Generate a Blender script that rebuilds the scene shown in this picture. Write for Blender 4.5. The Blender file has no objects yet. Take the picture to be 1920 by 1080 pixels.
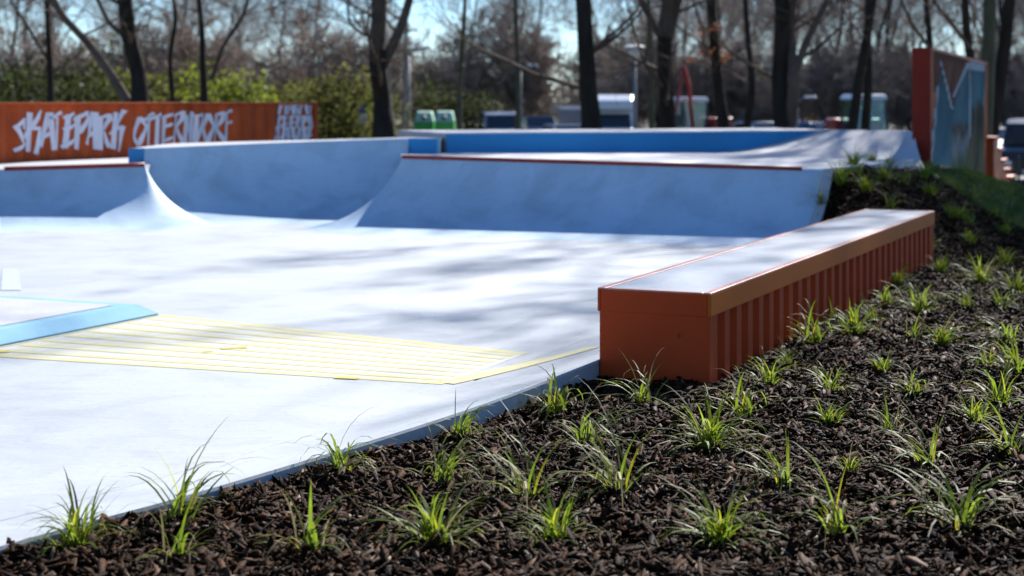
import bpy, math, random
import numpy as np
from mathutils import Vector, Matrix

scene = bpy.context.scene
R = math.radians
rng = random.Random(7)

# ------------------------------------------------------------------ camera
CAM_H = 1.30
F = 3000.0            # focal length in photo pixels (1920 wide)
HZ = 190.0            # horizon row in the photo
cd = bpy.data.cameras.new('camera')
cam = bpy.data.objects.new('camera', cd)
scene.collection.objects.link(cam)
cam.location = (0, 0, CAM_H)
cam.rotation_euler = (R(90), 0, 0)
cd.sensor_width = 36.0
cd.lens = F / 1920 * 36.0
cd.shift_y = -(540 - HZ) / 1920
cd.clip_start = 0.05
cd.clip_end = 3000
cd.dof.use_dof = True
cd.dof.focus_distance = 6.1
cd.dof.aperture_fstop = 3.0
scene.camera = cam

# ------------------------------------------------------------------ sky, sun, exposure
SUN_AZ, SUN_EL = R(26), R(35)
world = bpy.data.worlds.new('World')
scene.world = world
world.use_nodes = True
wn = world.node_tree.nodes
wl = world.node_tree.links
sky = wn.new('ShaderNodeTexSky')
sky.sky_type = 'NISHITA'
sky.sun_disc = False
sky.sun_elevation = SUN_EL
sky.sun_rotation = SUN_AZ
sky.air_density = 1.0
sky.dust_density = 0.0
sky.ozone_density = 9.0
bgn = wn['Background']
wl.new(sky.outputs[0], bgn.inputs[0])
bgn.inputs[1].default_value = 0.076
sd = bpy.data.lights.new('sun', 'SUN')
sd.energy = 5.0
sd.angle = R(0.5)
sd.color = (1.0, 0.97, 0.93)
sun = bpy.data.objects.new('sun', sd)
scene.collection.objects.link(sun)
SUNV = Vector((math.sin(SUN_AZ) * math.cos(SUN_EL), math.cos(SUN_AZ) * math.cos(SUN_EL), math.sin(SUN_EL)))
sun.rotation_euler = SUNV.to_track_quat('Z', 'Y').to_euler()
sun.location = (20, 30, 30)
vs = scene.view_settings
vs.view_transform = 'Standard'
vs.look = 'None'
vs.exposure = 1.15
vs.gamma = 1.0
scene.cycles.max_bounces = 6
scene.cycles.transparent_max_bounces = 8
scene.cycles.sample_clamp_indirect = 6.0

# ------------------------------------------------------------------ helpers
def px(x, y, D):
    """photo pixel at depth D -> world point"""
    return Vector(((x - 960) / F * D, D, CAM_H - (y - HZ) / F * D))

def sstep(a, b, x):
    t = min(1.0, max(0.0, (x - a) / (b - a)))
    return t * t * (3 - 2 * t)

UX, UY = math.sin(R(24.2)), math.cos(R(24.2))       # along the ledge
VX, VY = UY, -UX                                     # to its right
OX, OY = 0.40, 7.50                                  # ledge, near left corner
def sw(x, y):
    dx, dy = x - OX, y - OY
    return dx * UX + dy * UY, dx * VX + dy * VY
def xy(s, w):
    return OX + s * UX + w * VX, OY + s * UY + w * VY

class MB:
    def __init__(self): self.v = []; self.f = []
    def quad(self, a, b, c, d):
        n = len(self.v); self.v += [tuple(a), tuple(b), tuple(c), tuple(d)]; self.f.append((n, n+1, n+2, n+3))
    def poly(self, pts):
        n = len(self.v); self.v += [tuple(p) for p in pts]; self.f.append(tuple(range(n, n+len(pts))))
    def box(self, c, s, rz=0.0, taper=1.0):
        cx, cy, cz = c; hx, hy, hz = s[0]/2, s[1]/2, s[2]/2
        n = len(self.v); ca, sa = math.cos(rz), math.sin(rz)
        for z, k in ((-hz, 1.0), (hz, taper)):
            for x, y in ((-hx, -hy), (hx, -hy), (hx, hy), (-hx, hy)):
                x *= k; y *= k
                self.v.append((cx + x*ca - y*sa, cy + x*sa + y*ca, cz + z))
        for q in ((0,3,2,1), (4,5,6,7), (0,1,5,4), (1,2,6,5), (2,3,7,6), (3,0,4,7)):
            self.f.append(tuple(n + i for i in q))
    def grid(self, rows):
        n = len(self.v); m = len(rows[0])
        for r in rows: self.v += [tuple(p) for p in r]
        for i in range(len(rows) - 1):
            for j in range(m - 1):
                a = n + i*m + j
                self.f.append((a, a+1, a+m+1, a+m))
    def prism(self, poly, z0, z1):
        """poly: xy list (ccw); z0/z1 numbers or functions of (x, y)"""
        g0 = z0 if callable(z0) else (lambda x, y: z0)
        g1 = z1 if callable(z1) else (lambda x, y: z1)
        n = len(self.v); k = len(poly)
        self.v += [(x, y, g0(x, y)) for x, y in poly] + [(x, y, g1(x, y)) for x, y in poly]
        self.f.append(tuple(n + i for i in reversed(range(k))))
        self.f.append(tuple(n + k + i for i in range(k)))
        for i in range(k):
            j = (i + 1) % k
            self.f.append((n+i, n+j, n+k+j, n+k+i))
    def tube(self, pts, rad, sides=6, cap=True):
        pts = [Vector(p) for p in pts]
        n = len(self.v); k = len(pts)
        for i, p in enumerate(pts):
            t = (pts[min(i+1, k-1)] - pts[max(i-1, 0)])
            if t.length < 1e-9: t = Vector((0, 0, 1))
            t.normalize()
            ref = Vector((0, 1, 0)) if abs(t.y) < 0.9 else Vector((1, 0, 0))
            a = t.cross(ref).normalized(); b = t.cross(a)
            r = rad[i] if isinstance(rad, (list, tuple)) else rad
            for j in range(sides):
                an = 2*math.pi*j/sides
                q = p + a*(r*math.cos(an)) + b*(r*math.sin(an))
                self.v.append((q.x, q.y, q.z))
        for i in range(k-1):
            for j in range(sides):
                j2 = (j+1) % sides
                self.f.append((n+i*sides+j, n+i*sides+j2, n+(i+1)*sides+j2, n+(i+1)*sides+j))
        if cap:
            self.f.append(tuple(n + j for j in reversed(range(sides))))
            self.f.append(tuple(n + (k-1)*sides + j for j in range(sides)))
    def build(self, name, mat, parent=None, smooth=False, bevel=0.0):
        me = bpy.data.meshes.new(name)
        me.from_pydata(self.v, [], self.f)
        me.update()
        if mat: me.materials.append(mat)
        if smooth: me.polygons.foreach_set('use_smooth', [True]*len(me.polygons))
        o = bpy.data.objects.new(name, me)
        scene.collection.objects.link(o)
        if parent: o.parent = parent
        if bevel > 0:
            m = o.modifiers.new('edge', 'BEVEL'); m.width = bevel; m.segments = 2; m.limit_method = 'ANGLE'
            m.angle_limit = R(40)
        return o

def tag(o, label=None, cat=None, group=None, kind=None):
    if label: o['label'] = label
    if cat: o['category'] = cat
    if group: o['group'] = group
    if kind: o['kind'] = kind
    return o

def empty(name, loc=(0, 0, 0), rz=0.0):
    o = bpy.data.objects.new(name, None)
    scene.collection.objects.link(o)
    o.location = loc; o.rotation_euler = (0, 0, rz); o.empty_display_size = 0.1
    return o

def copy_tree(o, parent=None):
    c = o.copy(); scene.collection.objects.link(c); c.parent = parent
    for ch in o.children: copy_tree(ch, c)
    return c

# ------------------------------------------------------------------ materials
def srgb(r, g, b):
    return tuple(((c/255.0)/12.92 if c/255.0 <= 0.04045 else ((c/255.0+0.055)/1.055)**2.4) for c in (r, g, b))

def mat(name, col, rough=0.6, var=0.15, scale=4.0, bump=0.0, bscale=60.0, metal=0.0, spec=0.5, col2=None,
        island=0.0, translucent=0.0, emit=None, coat=0.0, detail=6.0, stretch=None, ramp=(0.35, 0.7)):
    m = bpy.data.materials.new(name); m.use_nodes = True
    nt = m.node_tree; N = nt.nodes; L = nt.links
    b = N['Principled BSDF']
    b.inputs['Roughness'].default_value = rough
    b.inputs['Metallic'].default_value = metal
    b.inputs['Specular IOR Level'].default_value = spec
    if coat: b.inputs['Coat Weight'].default_value = coat; b.inputs['Coat Roughness'].default_value = 0.08
    tc = N.new('ShaderNodeTexCoord')
    src = tc.outputs['Object']
    if stretch:
        mp = N.new('ShaderNodeMapping'); mp.inputs['Scale'].default_value = stretch
        L.new(src, mp.inputs[0]); src = mp.outputs[0]
    no = N.new('ShaderNodeTexNoise'); no.inputs['Scale'].default_value = scale; no.inputs['Detail'].default_value = detail
    no.inputs['Roughness'].default_value = 0.6
    L.new(src, no.inputs['Vector'])
    rp = N.new('ShaderNodeValToRGB')
    c2 = col2 if col2 else tuple(c*(1-var) for c in col)
    c1 = col if col2 else tuple(min(1, c*(1+var*0.6)) for c in col)
    rp.color_ramp.elements[0].color = (*c2, 1); rp.color_ramp.elements[0].position = ramp[0]
    rp.color_ramp.elements[1].color = (*c1, 1); rp.color_ramp.elements[1].position = ramp[1]
    L.new(no.outputs['Fac'], rp.inputs[0])
    out = rp.outputs[0]
    if island > 0:
        ge = N.new('ShaderNodeNewGeometry')
        mr = N.new('ShaderNodeMapRange')
        mr.inputs['To Min'].default_value = 1 - island; mr.inputs['To Max'].default_value = 1 + island
        L.new(ge.outputs['Random Per Island'], mr.inputs['Value'])
        hs = N.new('ShaderNodeHueSaturation')
        L.new(mr.outputs[0], hs.inputs['Value']); L.new(out, hs.inputs['Color']); out = hs.outputs[0]
    L.new(out, b.inputs['Base Color'])
    if bump > 0:
        n2 = N.new('ShaderNodeTexNoise'); n2.inputs['Scale'].default_value = bscale; n2.inputs['Detail'].default_value = 5
        L.new(src, n2.inputs['Vector'])
        bp = N.new('ShaderNodeBump'); bp.inputs['Strength'].default_value = bump; bp.inputs['Distance'].default_value = 0.02
        L.new(n2.outputs['Fac'], bp.inputs['Height']); L.new(bp.outputs[0], b.inputs['Normal'])
    if translucent > 0:
        tr = N.new('ShaderNodeBsdfTranslucent'); L.new(out, tr.inputs[0])
        mx = N.new('ShaderNodeMixShader'); mx.inputs[0].default_value = translucent
        L.new(b.outputs[0], mx.inputs[1]); L.new(tr.outputs[0], mx.inputs[2])
        L.new(mx.outputs[0], N['Material Output'].inputs[0])
    return m

def glass_mat(name, col, rough=0.05):
    m = bpy.data.materials.new(name); m.use_nodes = True
    b = m.node_tree.nodes['Principled BSDF']
    b.inputs['Base Color'].default_value = (*col, 1); b.inputs['Roughness'].default_value = rough
    b.inputs['Specular IOR Level'].default_value = 0.8
    return m

def clear_glass(name, col):
    m = bpy.data.materials.new(name); m.use_nodes = True
    nt = m.node_tree; N = nt.nodes; L = nt.links
    t = N.new('ShaderNodeBsdfTransparent'); t.inputs[0].default_value = (*col, 1)
    g = N.new('ShaderNodeBsdfGlossy'); g.inputs[0].default_value = (0.8, 0.9, 0.9, 1); g.inputs['Roughness'].default_value = 0.04
    mx = N.new('ShaderNodeMixShader'); mx.inputs[0].default_value = 0.12
    L.new(t.outputs[0], mx.inputs[1]); L.new(g.outputs[0], mx.inputs[2]); L.new(mx.outputs[0], N['Material Output'].inputs[0])
    return m

def concrete_mat(name, base, smudge, rough=0.62, sc=0.7):
    """trowelled concrete: large clouds, trowel streaks, stains, pores"""
    m = bpy.data.materials.new(name); m.use_nodes = True
    nt = m.node_tree; N = nt.nodes; L = nt.links
    b = N['Principled BSDF']; b.inputs['Roughness'].default_value = rough; b.inputs['Specular IOR Level'].default_value = 0.35
    tc = N.new('ShaderNodeTexCoord')
    def noise(scale, detail, vec=None, dist=0.0):
        n = N.new('ShaderNodeTexNoise'); n.inputs['Scale'].default_value = scale; n.inputs['Detail'].default_value = detail
        n.inputs['Distortion'].default_value = dist
        L.new(vec or tc.outputs['Object'], n.inputs['Vector']); return n.outputs['Fac']
    def ramp(f, p0, p1, c0, c1):
        r = N.new('ShaderNodeValToRGB'); r.color_ramp.elements[0].position = p0; r.color_ramp.elements[1].position = p1
        r.color_ramp.elements[0].color = (*c0, 1); r.color_ramp.elements[1].color = (*c1, 1); L.new(f, r.inputs[0]); return r.outputs[0]
    def mult(a, bb, fac=1.0):
        x = N.new('ShaderNodeMix'); x.data_type = 'RGBA'; x.blend_type = 'MULTIPLY'; x.inputs[0].default_value = fac
        L.new(a, x.inputs[6]); L.new(bb, x.inputs[7]); return x.outputs[2]
    lo = tuple(c*0.86 for c in base)
    c = ramp(noise(sc, 8), 0.35, 0.68, lo, base)
    mp = N.new('ShaderNodeMapping'); mp.inputs['Scale'].default_value = (2.2, 2.2, 0.35); mp.inputs['Rotation'].default_value = (0.5, 0.3, 0.4)
    L.new(tc.outputs['Object'], mp.inputs[0])
    s = 1 - smudge
    c = mult(c, ramp(noise(1.1, 7, mp.outputs[0], 0.6), 0.30, 0.52, (s, s, s*1.02), (1, 1, 1)))
    c = mult(c, ramp(noise(38, 4), 0.25, 0.5, (0.9, 0.9, 0.9), (1, 1, 1)))
    mp2 = N.new('ShaderNodeMapping'); mp2.inputs['Scale'].default_value = (1.2, 14.0, 6.0); mp2.inputs['Rotation'].default_value = (0, 0, 0.9)
    L.new(tc.outputs['Object'], mp2.inputs[0])
    c = mult(c, ramp(noise(2.4, 6, mp2.outputs[0], 1.2), 0.33, 0.5, (0.93, 0.93, 0.94), (1, 1, 1)))
    vo = N.new('ShaderNodeTexVoronoi'); vo.inputs['Scale'].default_value = 9.0
    L.new(tc.outputs['Object'], vo.inputs['Vector'])
    c = mult(c, ramp(vo.outputs['Distance'], 0.012, 0.03, (0.6, 0.6, 0.6), (1, 1, 1)))
    L.new(c, b.inputs['Base Color'])
    bp = N.new('ShaderNodeBump'); bp.inputs['Strength'].default_value = 0.12; bp.inputs['Distance'].default_value = 0.01
    L.new(noise(24, 6), bp.inputs['Height']); L.new(bp.outputs[0], b.inputs['Normal'])
    return m

M = {}
M['concrete'] = concrete_mat('concrete', (0.43, 0.455, 0.47), 0.14)
M['ramp'] = concrete_mat('ramp_concrete_shade_blue', (0.47, 0.60, 0.71), 0.20, rough=0.6, sc=1.2)  # grey concrete with the blue of the ramps' shade mixed into its base colour
M['deck'] = concrete_mat('deck_concrete', (0.48, 0.48, 0.49), 0.08)
M['ledge_top'] = concrete_mat('ledge_concrete', (0.40, 0.42, 0.45), 0.12, rough=0.35, sc=1.5)
M['bluewall'] = mat('blue_wall_paint', (0.004, 0.22, 0.50), 0.55, 0.12, 1.5, 0.05)
M['lightblue'] = mat('light_blue_paint', (0.24, 0.43, 0.56), 0.85, 0.12, 3.0, 0.06, spec=0.08)
M['yellow'] = mat('yellow_floor_paint', (0.54, 0.47, 0.17), 0.7, 0.2, 9.0, col2=(0.46, 0.44, 0.28), ramp=(0.35, 0.6))
M['yellow_wash'] = mat('worn_yellow_wash', (0.48, 0.46, 0.33), 0.7, 0.2, 5.0, col2=(0.44, 0.455, 0.46), ramp=(0.35, 0.62))
M['yellow2'] = mat('yellow_floor_paint_thick', (0.55, 0.44, 0.03), 0.6, 0.15, 12.0)
M['white_floor'] = mat('white_floor_paint', (0.42, 0.46, 0.51), 0.6, 0.08, 10.0)
M['orange'] = mat('orange_steel', (0.46, 0.055, 0.011), 0.55, 0.10, 2.2, 0.04, 30.0, spec=0.12)
M['orange_lip'] = mat('orange_steel_lip', (0.47, 0.105, 0.008), 0.5, 0.10, 3.0, 0.03, 40.0, spec=0.12)
M['edge_steel'] = mat('worn_orange_edge', (0.50, 0.20, 0.14), 0.32, 0.25, 14.0)
M['rust'] = mat('rust_orange_sheet', (0.50, 0.085, 0.017), 0.55, 0.30, 1.6, 0.04, 20.0, spec=0.2)
M['red'] = mat('red_steel_end', (0.25, 0.024, 0.011), 0.6, 0.15, 2.0, 0.03, spec=0.15)
M['coping'] = mat('red_brown_coping', (0.27, 0.036, 0.024), 0.5, 0.2, 8.0, spec=0.25)
M['lilac'] = mat('pale_lilac_spray', (0.72, 0.73, 0.80), 0.7, 0.08, 9.0)
M['soil'] = mat('dark_bark_soil', (0.010, 0.006, 0.004), 0.95, 0.4, 30.0, 0.9, 55.0, spec=0.03)
M['chip'] = mat('bark_chip', (0.036, 0.0165, 0.0075), 0.7, 0.5, 45.0, 0.5, 160.0, island=0.9, spec=0.05)
M['chip_mid'] = mat('brown_wood_chip', (0.066, 0.031, 0.014), 0.65, 0.4, 45.0, 0.4, 160.0, island=0.7, spec=0.1)
M['chip_pale'] = mat('pale_wood_chip', (0.11, 0.07, 0.042), 0.65, 0.3, 45.0, 0.3, 160.0, island=0.6, spec=0.12)
M['blade'] = mat('sedge_green', (0.165, 0.23, 0.020), 0.5, 0.3, 30.0, island=0.35, translucent=0.65, spec=0.2)
M['blade_yellow'] = mat('sedge_yellow_green', (0.30, 0.30, 0.018), 0.55, 0.3, 30.0, island=0.3, translucent=0.6, spec=0.15)
M['blade_dry'] = mat('sedge_straw', (0.23, 0.20, 0.095), 0.55, 0.3, 30.0, island=0.5, translucent=0.4, spec=0.15)
M['ground'] = mat('leaf_litter_ground', (0.060, 0.060, 0.025), 0.95, 0.4, 0.6, 0.4, 8.0, col2=(0.075, 0.052, 0.034))
M['lawn'] = mat('lawn_soil', (0.035, 0.050, 0.014), 0.9, 0.35, 3.0, 0.5, 40.0)
M['grass'] = mat('lawn_grass', (0.085, 0.125, 0.020), 0.55, 0.3, 2.0, island=0.35, translucent=0.4)
M['asphalt'] = mat('asphalt', (0.055, 0.055, 0.058), 0.8, 0.25, 1.2, 0.3, 40.0)
M['gravel'] = mat('gravel_path', (0.20, 0.18, 0.16), 0.9, 0.25, 6.0, 0.4, 60.0)
M['bark'] = mat('dark_bark', (0.038, 0.031, 0.025), 0.95, 0.35, 5.0, 0.7, 14.0, stretch=(1, 1, 0.25), spec=0.08)
M['bark_green'] = mat('mossy_bark', (0.085, 0.085, 0.045), 0.9, 0.35, 5.0, 0.5, 14.0, stretch=(1, 1, 0.25))
M['bark_pale'] = mat('pale_bark', (0.26, 0.23, 0.18), 0.8, 0.35, 6.0, 0.4, 14.0)
M['twig'] = mat('brown_twig', (0.12, 0.09, 0.07), 0.9, 0.3, 2.0, island=0.3, spec=0.1)
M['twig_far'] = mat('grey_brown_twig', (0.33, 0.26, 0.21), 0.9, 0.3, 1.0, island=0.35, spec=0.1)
M['leaf'] = mat('olive_leaf', (0.11, 0.115, 0.03), 0.75, 0.35, 0.9, island=0.5, translucent=0.5, spec=0.15)
M['leaf_dark'] = mat('dark_evergreen_leaf', (0.055, 0.066, 0.022), 0.75, 0.35, 0.9, island=0.5, translucent=0.4, spec=0.15)
M['leaf_bright'] = mat('spring_green_leaf', (0.17, 0.20, 0.025), 0.75, 0.3, 0.9, island=0.4, translucent=0.5)
M['leaf_brown'] = mat('dead_orange_leaf', (0.32, 0.12, 0.05), 0.6, 0.3, 3.0, island=0.4, translucent=0.4)
M['green_bin'] = mat('green_bin_paint', (0.08, 0.50, 0.09), 0.5, 0.1, 3.0)
M['bin_lid'] = mat('pale_green_lid', (0.42, 0.62, 0.45), 0.4, 0.08, 3.0)
M['yellow_post'] = mat('yellow_box_paint', (0.55, 0.30, 0.02), 0.5, 0.1, 3.0)
M['sign_blue'] = mat('sign_blue', (0.03, 0.09, 0.38), 0.4, 0.05, 3.0)
M['white'] = mat('white_vehicle_paint', (0.66, 0.68, 0.70), 0.25, 0.05, 2.0, coat=0.5)
M['silver'] = mat('silver_vehicle_paint', (0.34, 0.36, 0.39), 0.25, 0.05, 2.0, metal=0.3, coat=0.5)
M['navy'] = mat('navy_vehicle_paint', (0.016, 0.030, 0.085), 0.22, 0.05, 2.0, coat=0.6)
M['carblack'] = mat('black_vehicle_paint', (0.010, 0.013, 0.022), 0.2, 0.05, 2.0, coat=0.6)
M['carblue'] = mat('blue_vehicle_paint', (0.02, 0.07, 0.24), 0.22, 0.05, 2.0, coat=0.6)
M['machine_red'] = mat('machine_red_paint', (0.30, 0.022, 0.014), 0.4, 0.1, 2.0)
M['machine_grey'] = mat('machine_dark_frame', (0.03, 0.032, 0.036), 0.5, 0.1, 2.0)
M['tyre'] = mat('tyre_rubber', (0.018, 0.018, 0.018), 0.85, 0.1, 8.0)
M['rim'] = mat('wheel_rim', (0.4, 0.4, 0.42), 0.35, 0.05, 8.0, metal=0.8)
M['carglass'] = glass_mat('dark_vehicle_glass', (0.012, 0.018, 0.024))
M['cabglass'] = clear_glass('cab_glass', (0.62, 0.85, 0.82))
M['lamp_glass'] = mat('headlamp_glass', (0.75, 0.78, 0.8), 0.12, 0.05, 4.0)
M['tail'] = mat('tail_lamp_red', (0.35, 0.01, 0.01), 0.2, 0.05, 4.0)
M['pole'] = mat('galvanised_pole', (0.20, 0.205, 0.215), 0.45, 0.1, 4.0, metal=0.4)
M['lamp_white'] = mat('lamp_head_white', (0.62, 0.62, 0.60), 0.35, 0.05, 4.0)
M['fence'] = mat('dark_fence_boards', (0.022, 0.020, 0.019), 0.8, 0.3, 2.0)

# ------------------------------------------------------------------ terrain
PATH = [(-4.2, -0.6), (-2.35, 2.85), (-1.40, 4.365), (-0.94, 5.03), (-0.19, 6.28), (0.40, 7.50), (2.53, 12.24), (2.47, 14.25), (2.98, 15.35)]
def catmull(P, n):
    out = []
    for i in range(len(P) - 1):
        p0 = P[max(i-1, 0)]; p1 = P[i]; p2 = P[i+1]; p3 = P[min(i+2, len(P)-1)]
        for k in range(n):
            t = k / n
            out.append(tuple(0.5*((2*p1[j]) + (-p0[j]+p2[j])*t + (2*p0[j]-5*p1[j]+4*p2[j]-p3[j])*t*t + (-p0[j]+3*p1[j]-3*p2[j]+p3[j])*t**3) for j in range(len(p1))))
    out.append(tuple(P[-1])); return out
EDGE = catmull(PATH[:6], 8)[:-1] + [xy(0.2*k, 0.0) for k in range(0, 27)] + [(2.50, 12.6), (2.46, 13.3), (2.47, 14.25), (2.72, 14.8), (2.98, 15.35)]
EDGE_W = np.array([sw(*p) for p in EDGE])     # (s, w) of the slab edge

def edge_w(s):
    """offset w of the slab edge at station s"""
    return float(np.interp(s, EDGE_W[:, 0], EDGE_W[:, 1]))

def floor_z(x, y):
    s, w = sw(x, y)
    d = edge_w(s) - w
    k = 1 - sstep(3.0, 6.0, s)
    if d < 0.5: return 0.085 * k * (1 - max(d, 0) / 0.5) ** 1.6
    return 0.0

def mound(s, w):
    a = sstep(5.9, 8.35, s)
    b = 1 - sstep(-0.95, 1.15, w)
    h = 0.605 * a * b * (1 - sstep(11.6, 20.5, s))
    k = 1 - sstep(-0.80, -0.35, w)          # drops to the kerb beside the ramp
    if k > 0 and s < 8.6:
        d = max(0.0, 8.22 - s)
        pr = 1.55 - math.sqrt(max(0.0, 1.55**2 - max(0.0, 1.2547 - d)**2)) if d < 1.2547 else 0.0
        h = h*(1-k) + k*max(0.0, min(h, pr - 0.045))
    return h

def bed_z(x, y):
    s, w = sw(x, y)
    z = 0.0 + 0.045 * sstep(-0.5, -3.6, s) * 1.0 + mound(s, w)
    z -= 0.10 * sstep(13, 21, s)
    z -= 1.1 * sstep(20, 42, y)
    z -= 0.10 * sstep(2.5, 7, w) * (1 - sstep(20, 42, y))
    z += 0.014 * math.sin(x*3.1 + y*1.7) * math.sin(y*2.3 - x*1.3) + 0.011 * math.sin(x*11.3 + y*4 + 1) * math.sin(y*9.1 - x*3) + 0.007 * math.sin(x*23.3 - y*9) * math.sin(y*26.1 + x*7)
    return z

def hit(pxx, pyy):
    """where the ray through a photo pixel meets the planting bed"""
    D = 2.5
    while D < 80:
        p = px(pxx, pyy, D)
        if p.z <= bed_z(p.x, p.y): return p.x, p.y, bed_z(p.x, p.y)
        D += 0.02
    return None

def ground_z(x, y):
    s, w = sw(x, y)
    z = bed_z(x, y) - 0.035
    if w < edge_w(s) + 0.12 and s < 20: z = min(z, -0.22)
    if x < -6 or y > 24: z = min(z, 0.0) 
    return z

def axis(vals):
    out = []
    for a, b, n in vals: out += list(np.linspace(a, b, n, endpoint=False))
    out.append(vals[-1][1]); return out
gx = axis([(-900, -60, 14), (-60, -8, 20), (-8, 10, 72), (10, 60, 25), (60, 900, 14)])
gy = axis([(-60, -2, 12), (-2, 30, 110), (30, 80, 30), (80, 1500, 24)])
mb = MB(); mb.grid([[(x, y, ground_z(x, y)) for x in gx] for y in gy])
tag(mb.build('ground', M['ground'], smooth=True), kind='structure')

# parking area and gravel track beyond the lawn
mb = MB()
mb.grid([[(x, y, bed_z(x, y) - 0.025) for x in np.linspace(-14, 45, 20)] for y in np.linspace(52, 96, 12)])
tag(mb.build('parking_ground', M['asphalt'], smooth=True), kind='structure')
mb = MB()
mb.grid([[(x, y, bed_z(x, y) - 0.028 + 0.012) for x in np.linspace(10.5, 45, 24)] for y in np.linspace(40.5, 51.9, 14)])
tag(mb.build('gravel_path', M['gravel'], smooth=True), kind='structure')

# planting bed sheet: mulch
def lawn_line(w): return 12.1 - 1.572 * (w + 0.93)
mb = MB()
rows = []
for s in np.arange(-9.0, 13.2, 0.12):
    lo = edge_w(s) - 0.015
    row = []
    for j in range(60):
        t = j / 59
        w = lo + (t ** 1.25) * (7.5 - lo)
        smax = lawn_line(w)
        ss = min(s, max(smax, -9.0))
        x, y = xy(ss, w)
        row.append((x, y, bed_z(x, y) - 0.004))
    rows.append(row)
mb.grid(rows)
tag(mb.build('planting_bed', M['soil'], smooth=True), kind='structure')

# lawn sheet behind the bed
mb = MB()
rows = []
for j in range(46):
    w = -1.05 + j * 0.2
    row = []
    for k in range(60):
        s = lawn_line(w) - 0.06 + k * 0.30
        x, y = xy(s, w)
        row.append((x, y, bed_z(x, y) - 0.010))
    rows.append(row)
mb.grid(rows)
tag(mb.build('lawn', M['lawn'], smooth=True), kind='structure')

# ------------------------------------------------------------------ concrete floor
def floor_sheet():
    mb = MB()
    ws = [0, 0.02, 0.06, 0.12, 0.18, 0.25, 0.32, 0.40, 0.46, 0.493, 0.4965, 0.5035, 0.507, 0.6, 0.9, 1.5, 2.5, 4, 6, 9, 13, 18, 26]
    rows = []
    for (x, y) in EDGE:
        s, w = sw(x, y)
        row = []
        k = 1 - sstep(3.0, 6.0, s)
        zt = 0.085 * k
        row.append((x + 0.004*VX, y + 0.004*VY, -0.25))
        row.append((x + 0.004*VX, y + 0.004*VY, zt - 0.010))
        for d in ws:
            z = zt * (1 - d/0.5) ** 1.6 if d < 0.5 else 0.0
            if 0.495 < d < 0.505: z -= 0.004
            row.append((x - d*VX, y - d*VY, z))
        rows.append(row)
    mb.grid(rows)
    return mb
tag(floor_sheet().build('skatepark_floor', M['concrete'], smooth=False), kind='structure')

# yellow painted hatching
def on_floor(pts, lift=0.004):
    return [(x, y, floor_z(x, y) + lift) for x, y in pts]
def fpx(x, y):
    D = CAM_H * F / (y - HZ)
    for _ in range(8):
        X = (x - 960)/F*D
        D = (CAM_H - floor_z(X, D)) * F / (y - HZ)
    return (x - 960)/F*D, D
def strip(mb, a, b, wd, n=24, lift=0.0020, w2=None):
    dx, dy = b[0]-a[0], b[1]-a[1]; l = math.hypot(dx, dy); nx, ny = -dy/l, dx/l
    L_, R_ = [], []
    for i in range(n+1):
        t = i/n; x, y = a[0]+dx*t, a[1]+dy*t
        h = (wd if w2 is None else wd+(w2-wd)*t)/2
        p1 = (x+nx*h, y+ny*h); p2 = (x-nx*h, y-ny*h)
        L_.append((*p1, floor_z(*p1)+lift)); R_.append((*p2, floor_z(*p2)+lift))
    mb.grid([R_, L_])
hatch = empty('yellow_floor_marking', (0, 0, 0)); hatch['kind'] = 'structure'
A, B_, C_, D_ = fpx(300, 592), fpx(985, 664), fpx(835, 719), fpx(-60, 664)
def lerp2(a, b, t): return (a[0]+(b[0]-a[0])*t, a[1]+(b[1]-a[1])*t)
mb = MB(); strip(mb, A, B_, 0.075); mb.build('border_line', M['yellow'], hatch)
mb = MB(); strip(mb, D_, C_, 0.065, lift=0.0020); mb.build('border_line', M['yellow'], hatch)
mb = MB(); strip(mb, C_, fpx(1112, 652), 0.10, lift=0.0032); mb.build('border_line', M['yellow'], hatch)
mb = MB(); strip(mb, D_, A, 0.022, lift=0.0032); mb.build('border_line', M['yellow'], hatch)
mb = MB()
mb.grid([[(*lerp2(lerp2(D_, A, q), lerp2(C_, B_, q), k/16), 0.0012) for k in range(17)] for q in np.linspace(0, 1, 5)])
mb.build('worn_paint', M['yellow_wash'], hatch)
for i in range(8):
    t = (i + 0.8) / 8.6
    a = lerp2(D_, A, 1 - t) ; b = lerp2(C_, B_, 1 - t)
    b = lerp2(a, b, 0.985)
    # stripes lie at a slant between the two borders
    a2 = lerp2(a, b, 0.015)
    mb = MB(); strip(mb, a2, b, 0.040 + 0.022*rng.random(), lift=0.0026, n=30)
    mb.build('hatch_stripe', M['yellow'], hatch)
for (x0, y0, x1, y1, wd) in ((415, 655, 463, 652, 0.05), (380, 661, 400, 660, 0.03), (0, 662, 16, 660, 0.05), (628, 709, 672, 711, 0.045)):
    mb = MB(); strip(mb, fpx(x0, y0), fpx(x1, y1), wd, lift=0.0046, n=4); mb.build('paint_dab', M['yellow2'], hatch)
# pale painted patch further left
mb = MB(); mb.quad(*on_floor([fpx(2, 545), fpx(40, 545), fpx(34, 505), fpx(4, 505)]))
tag(mb.build('white_floor_marking', M['white_floor']), kind='structure')

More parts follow.
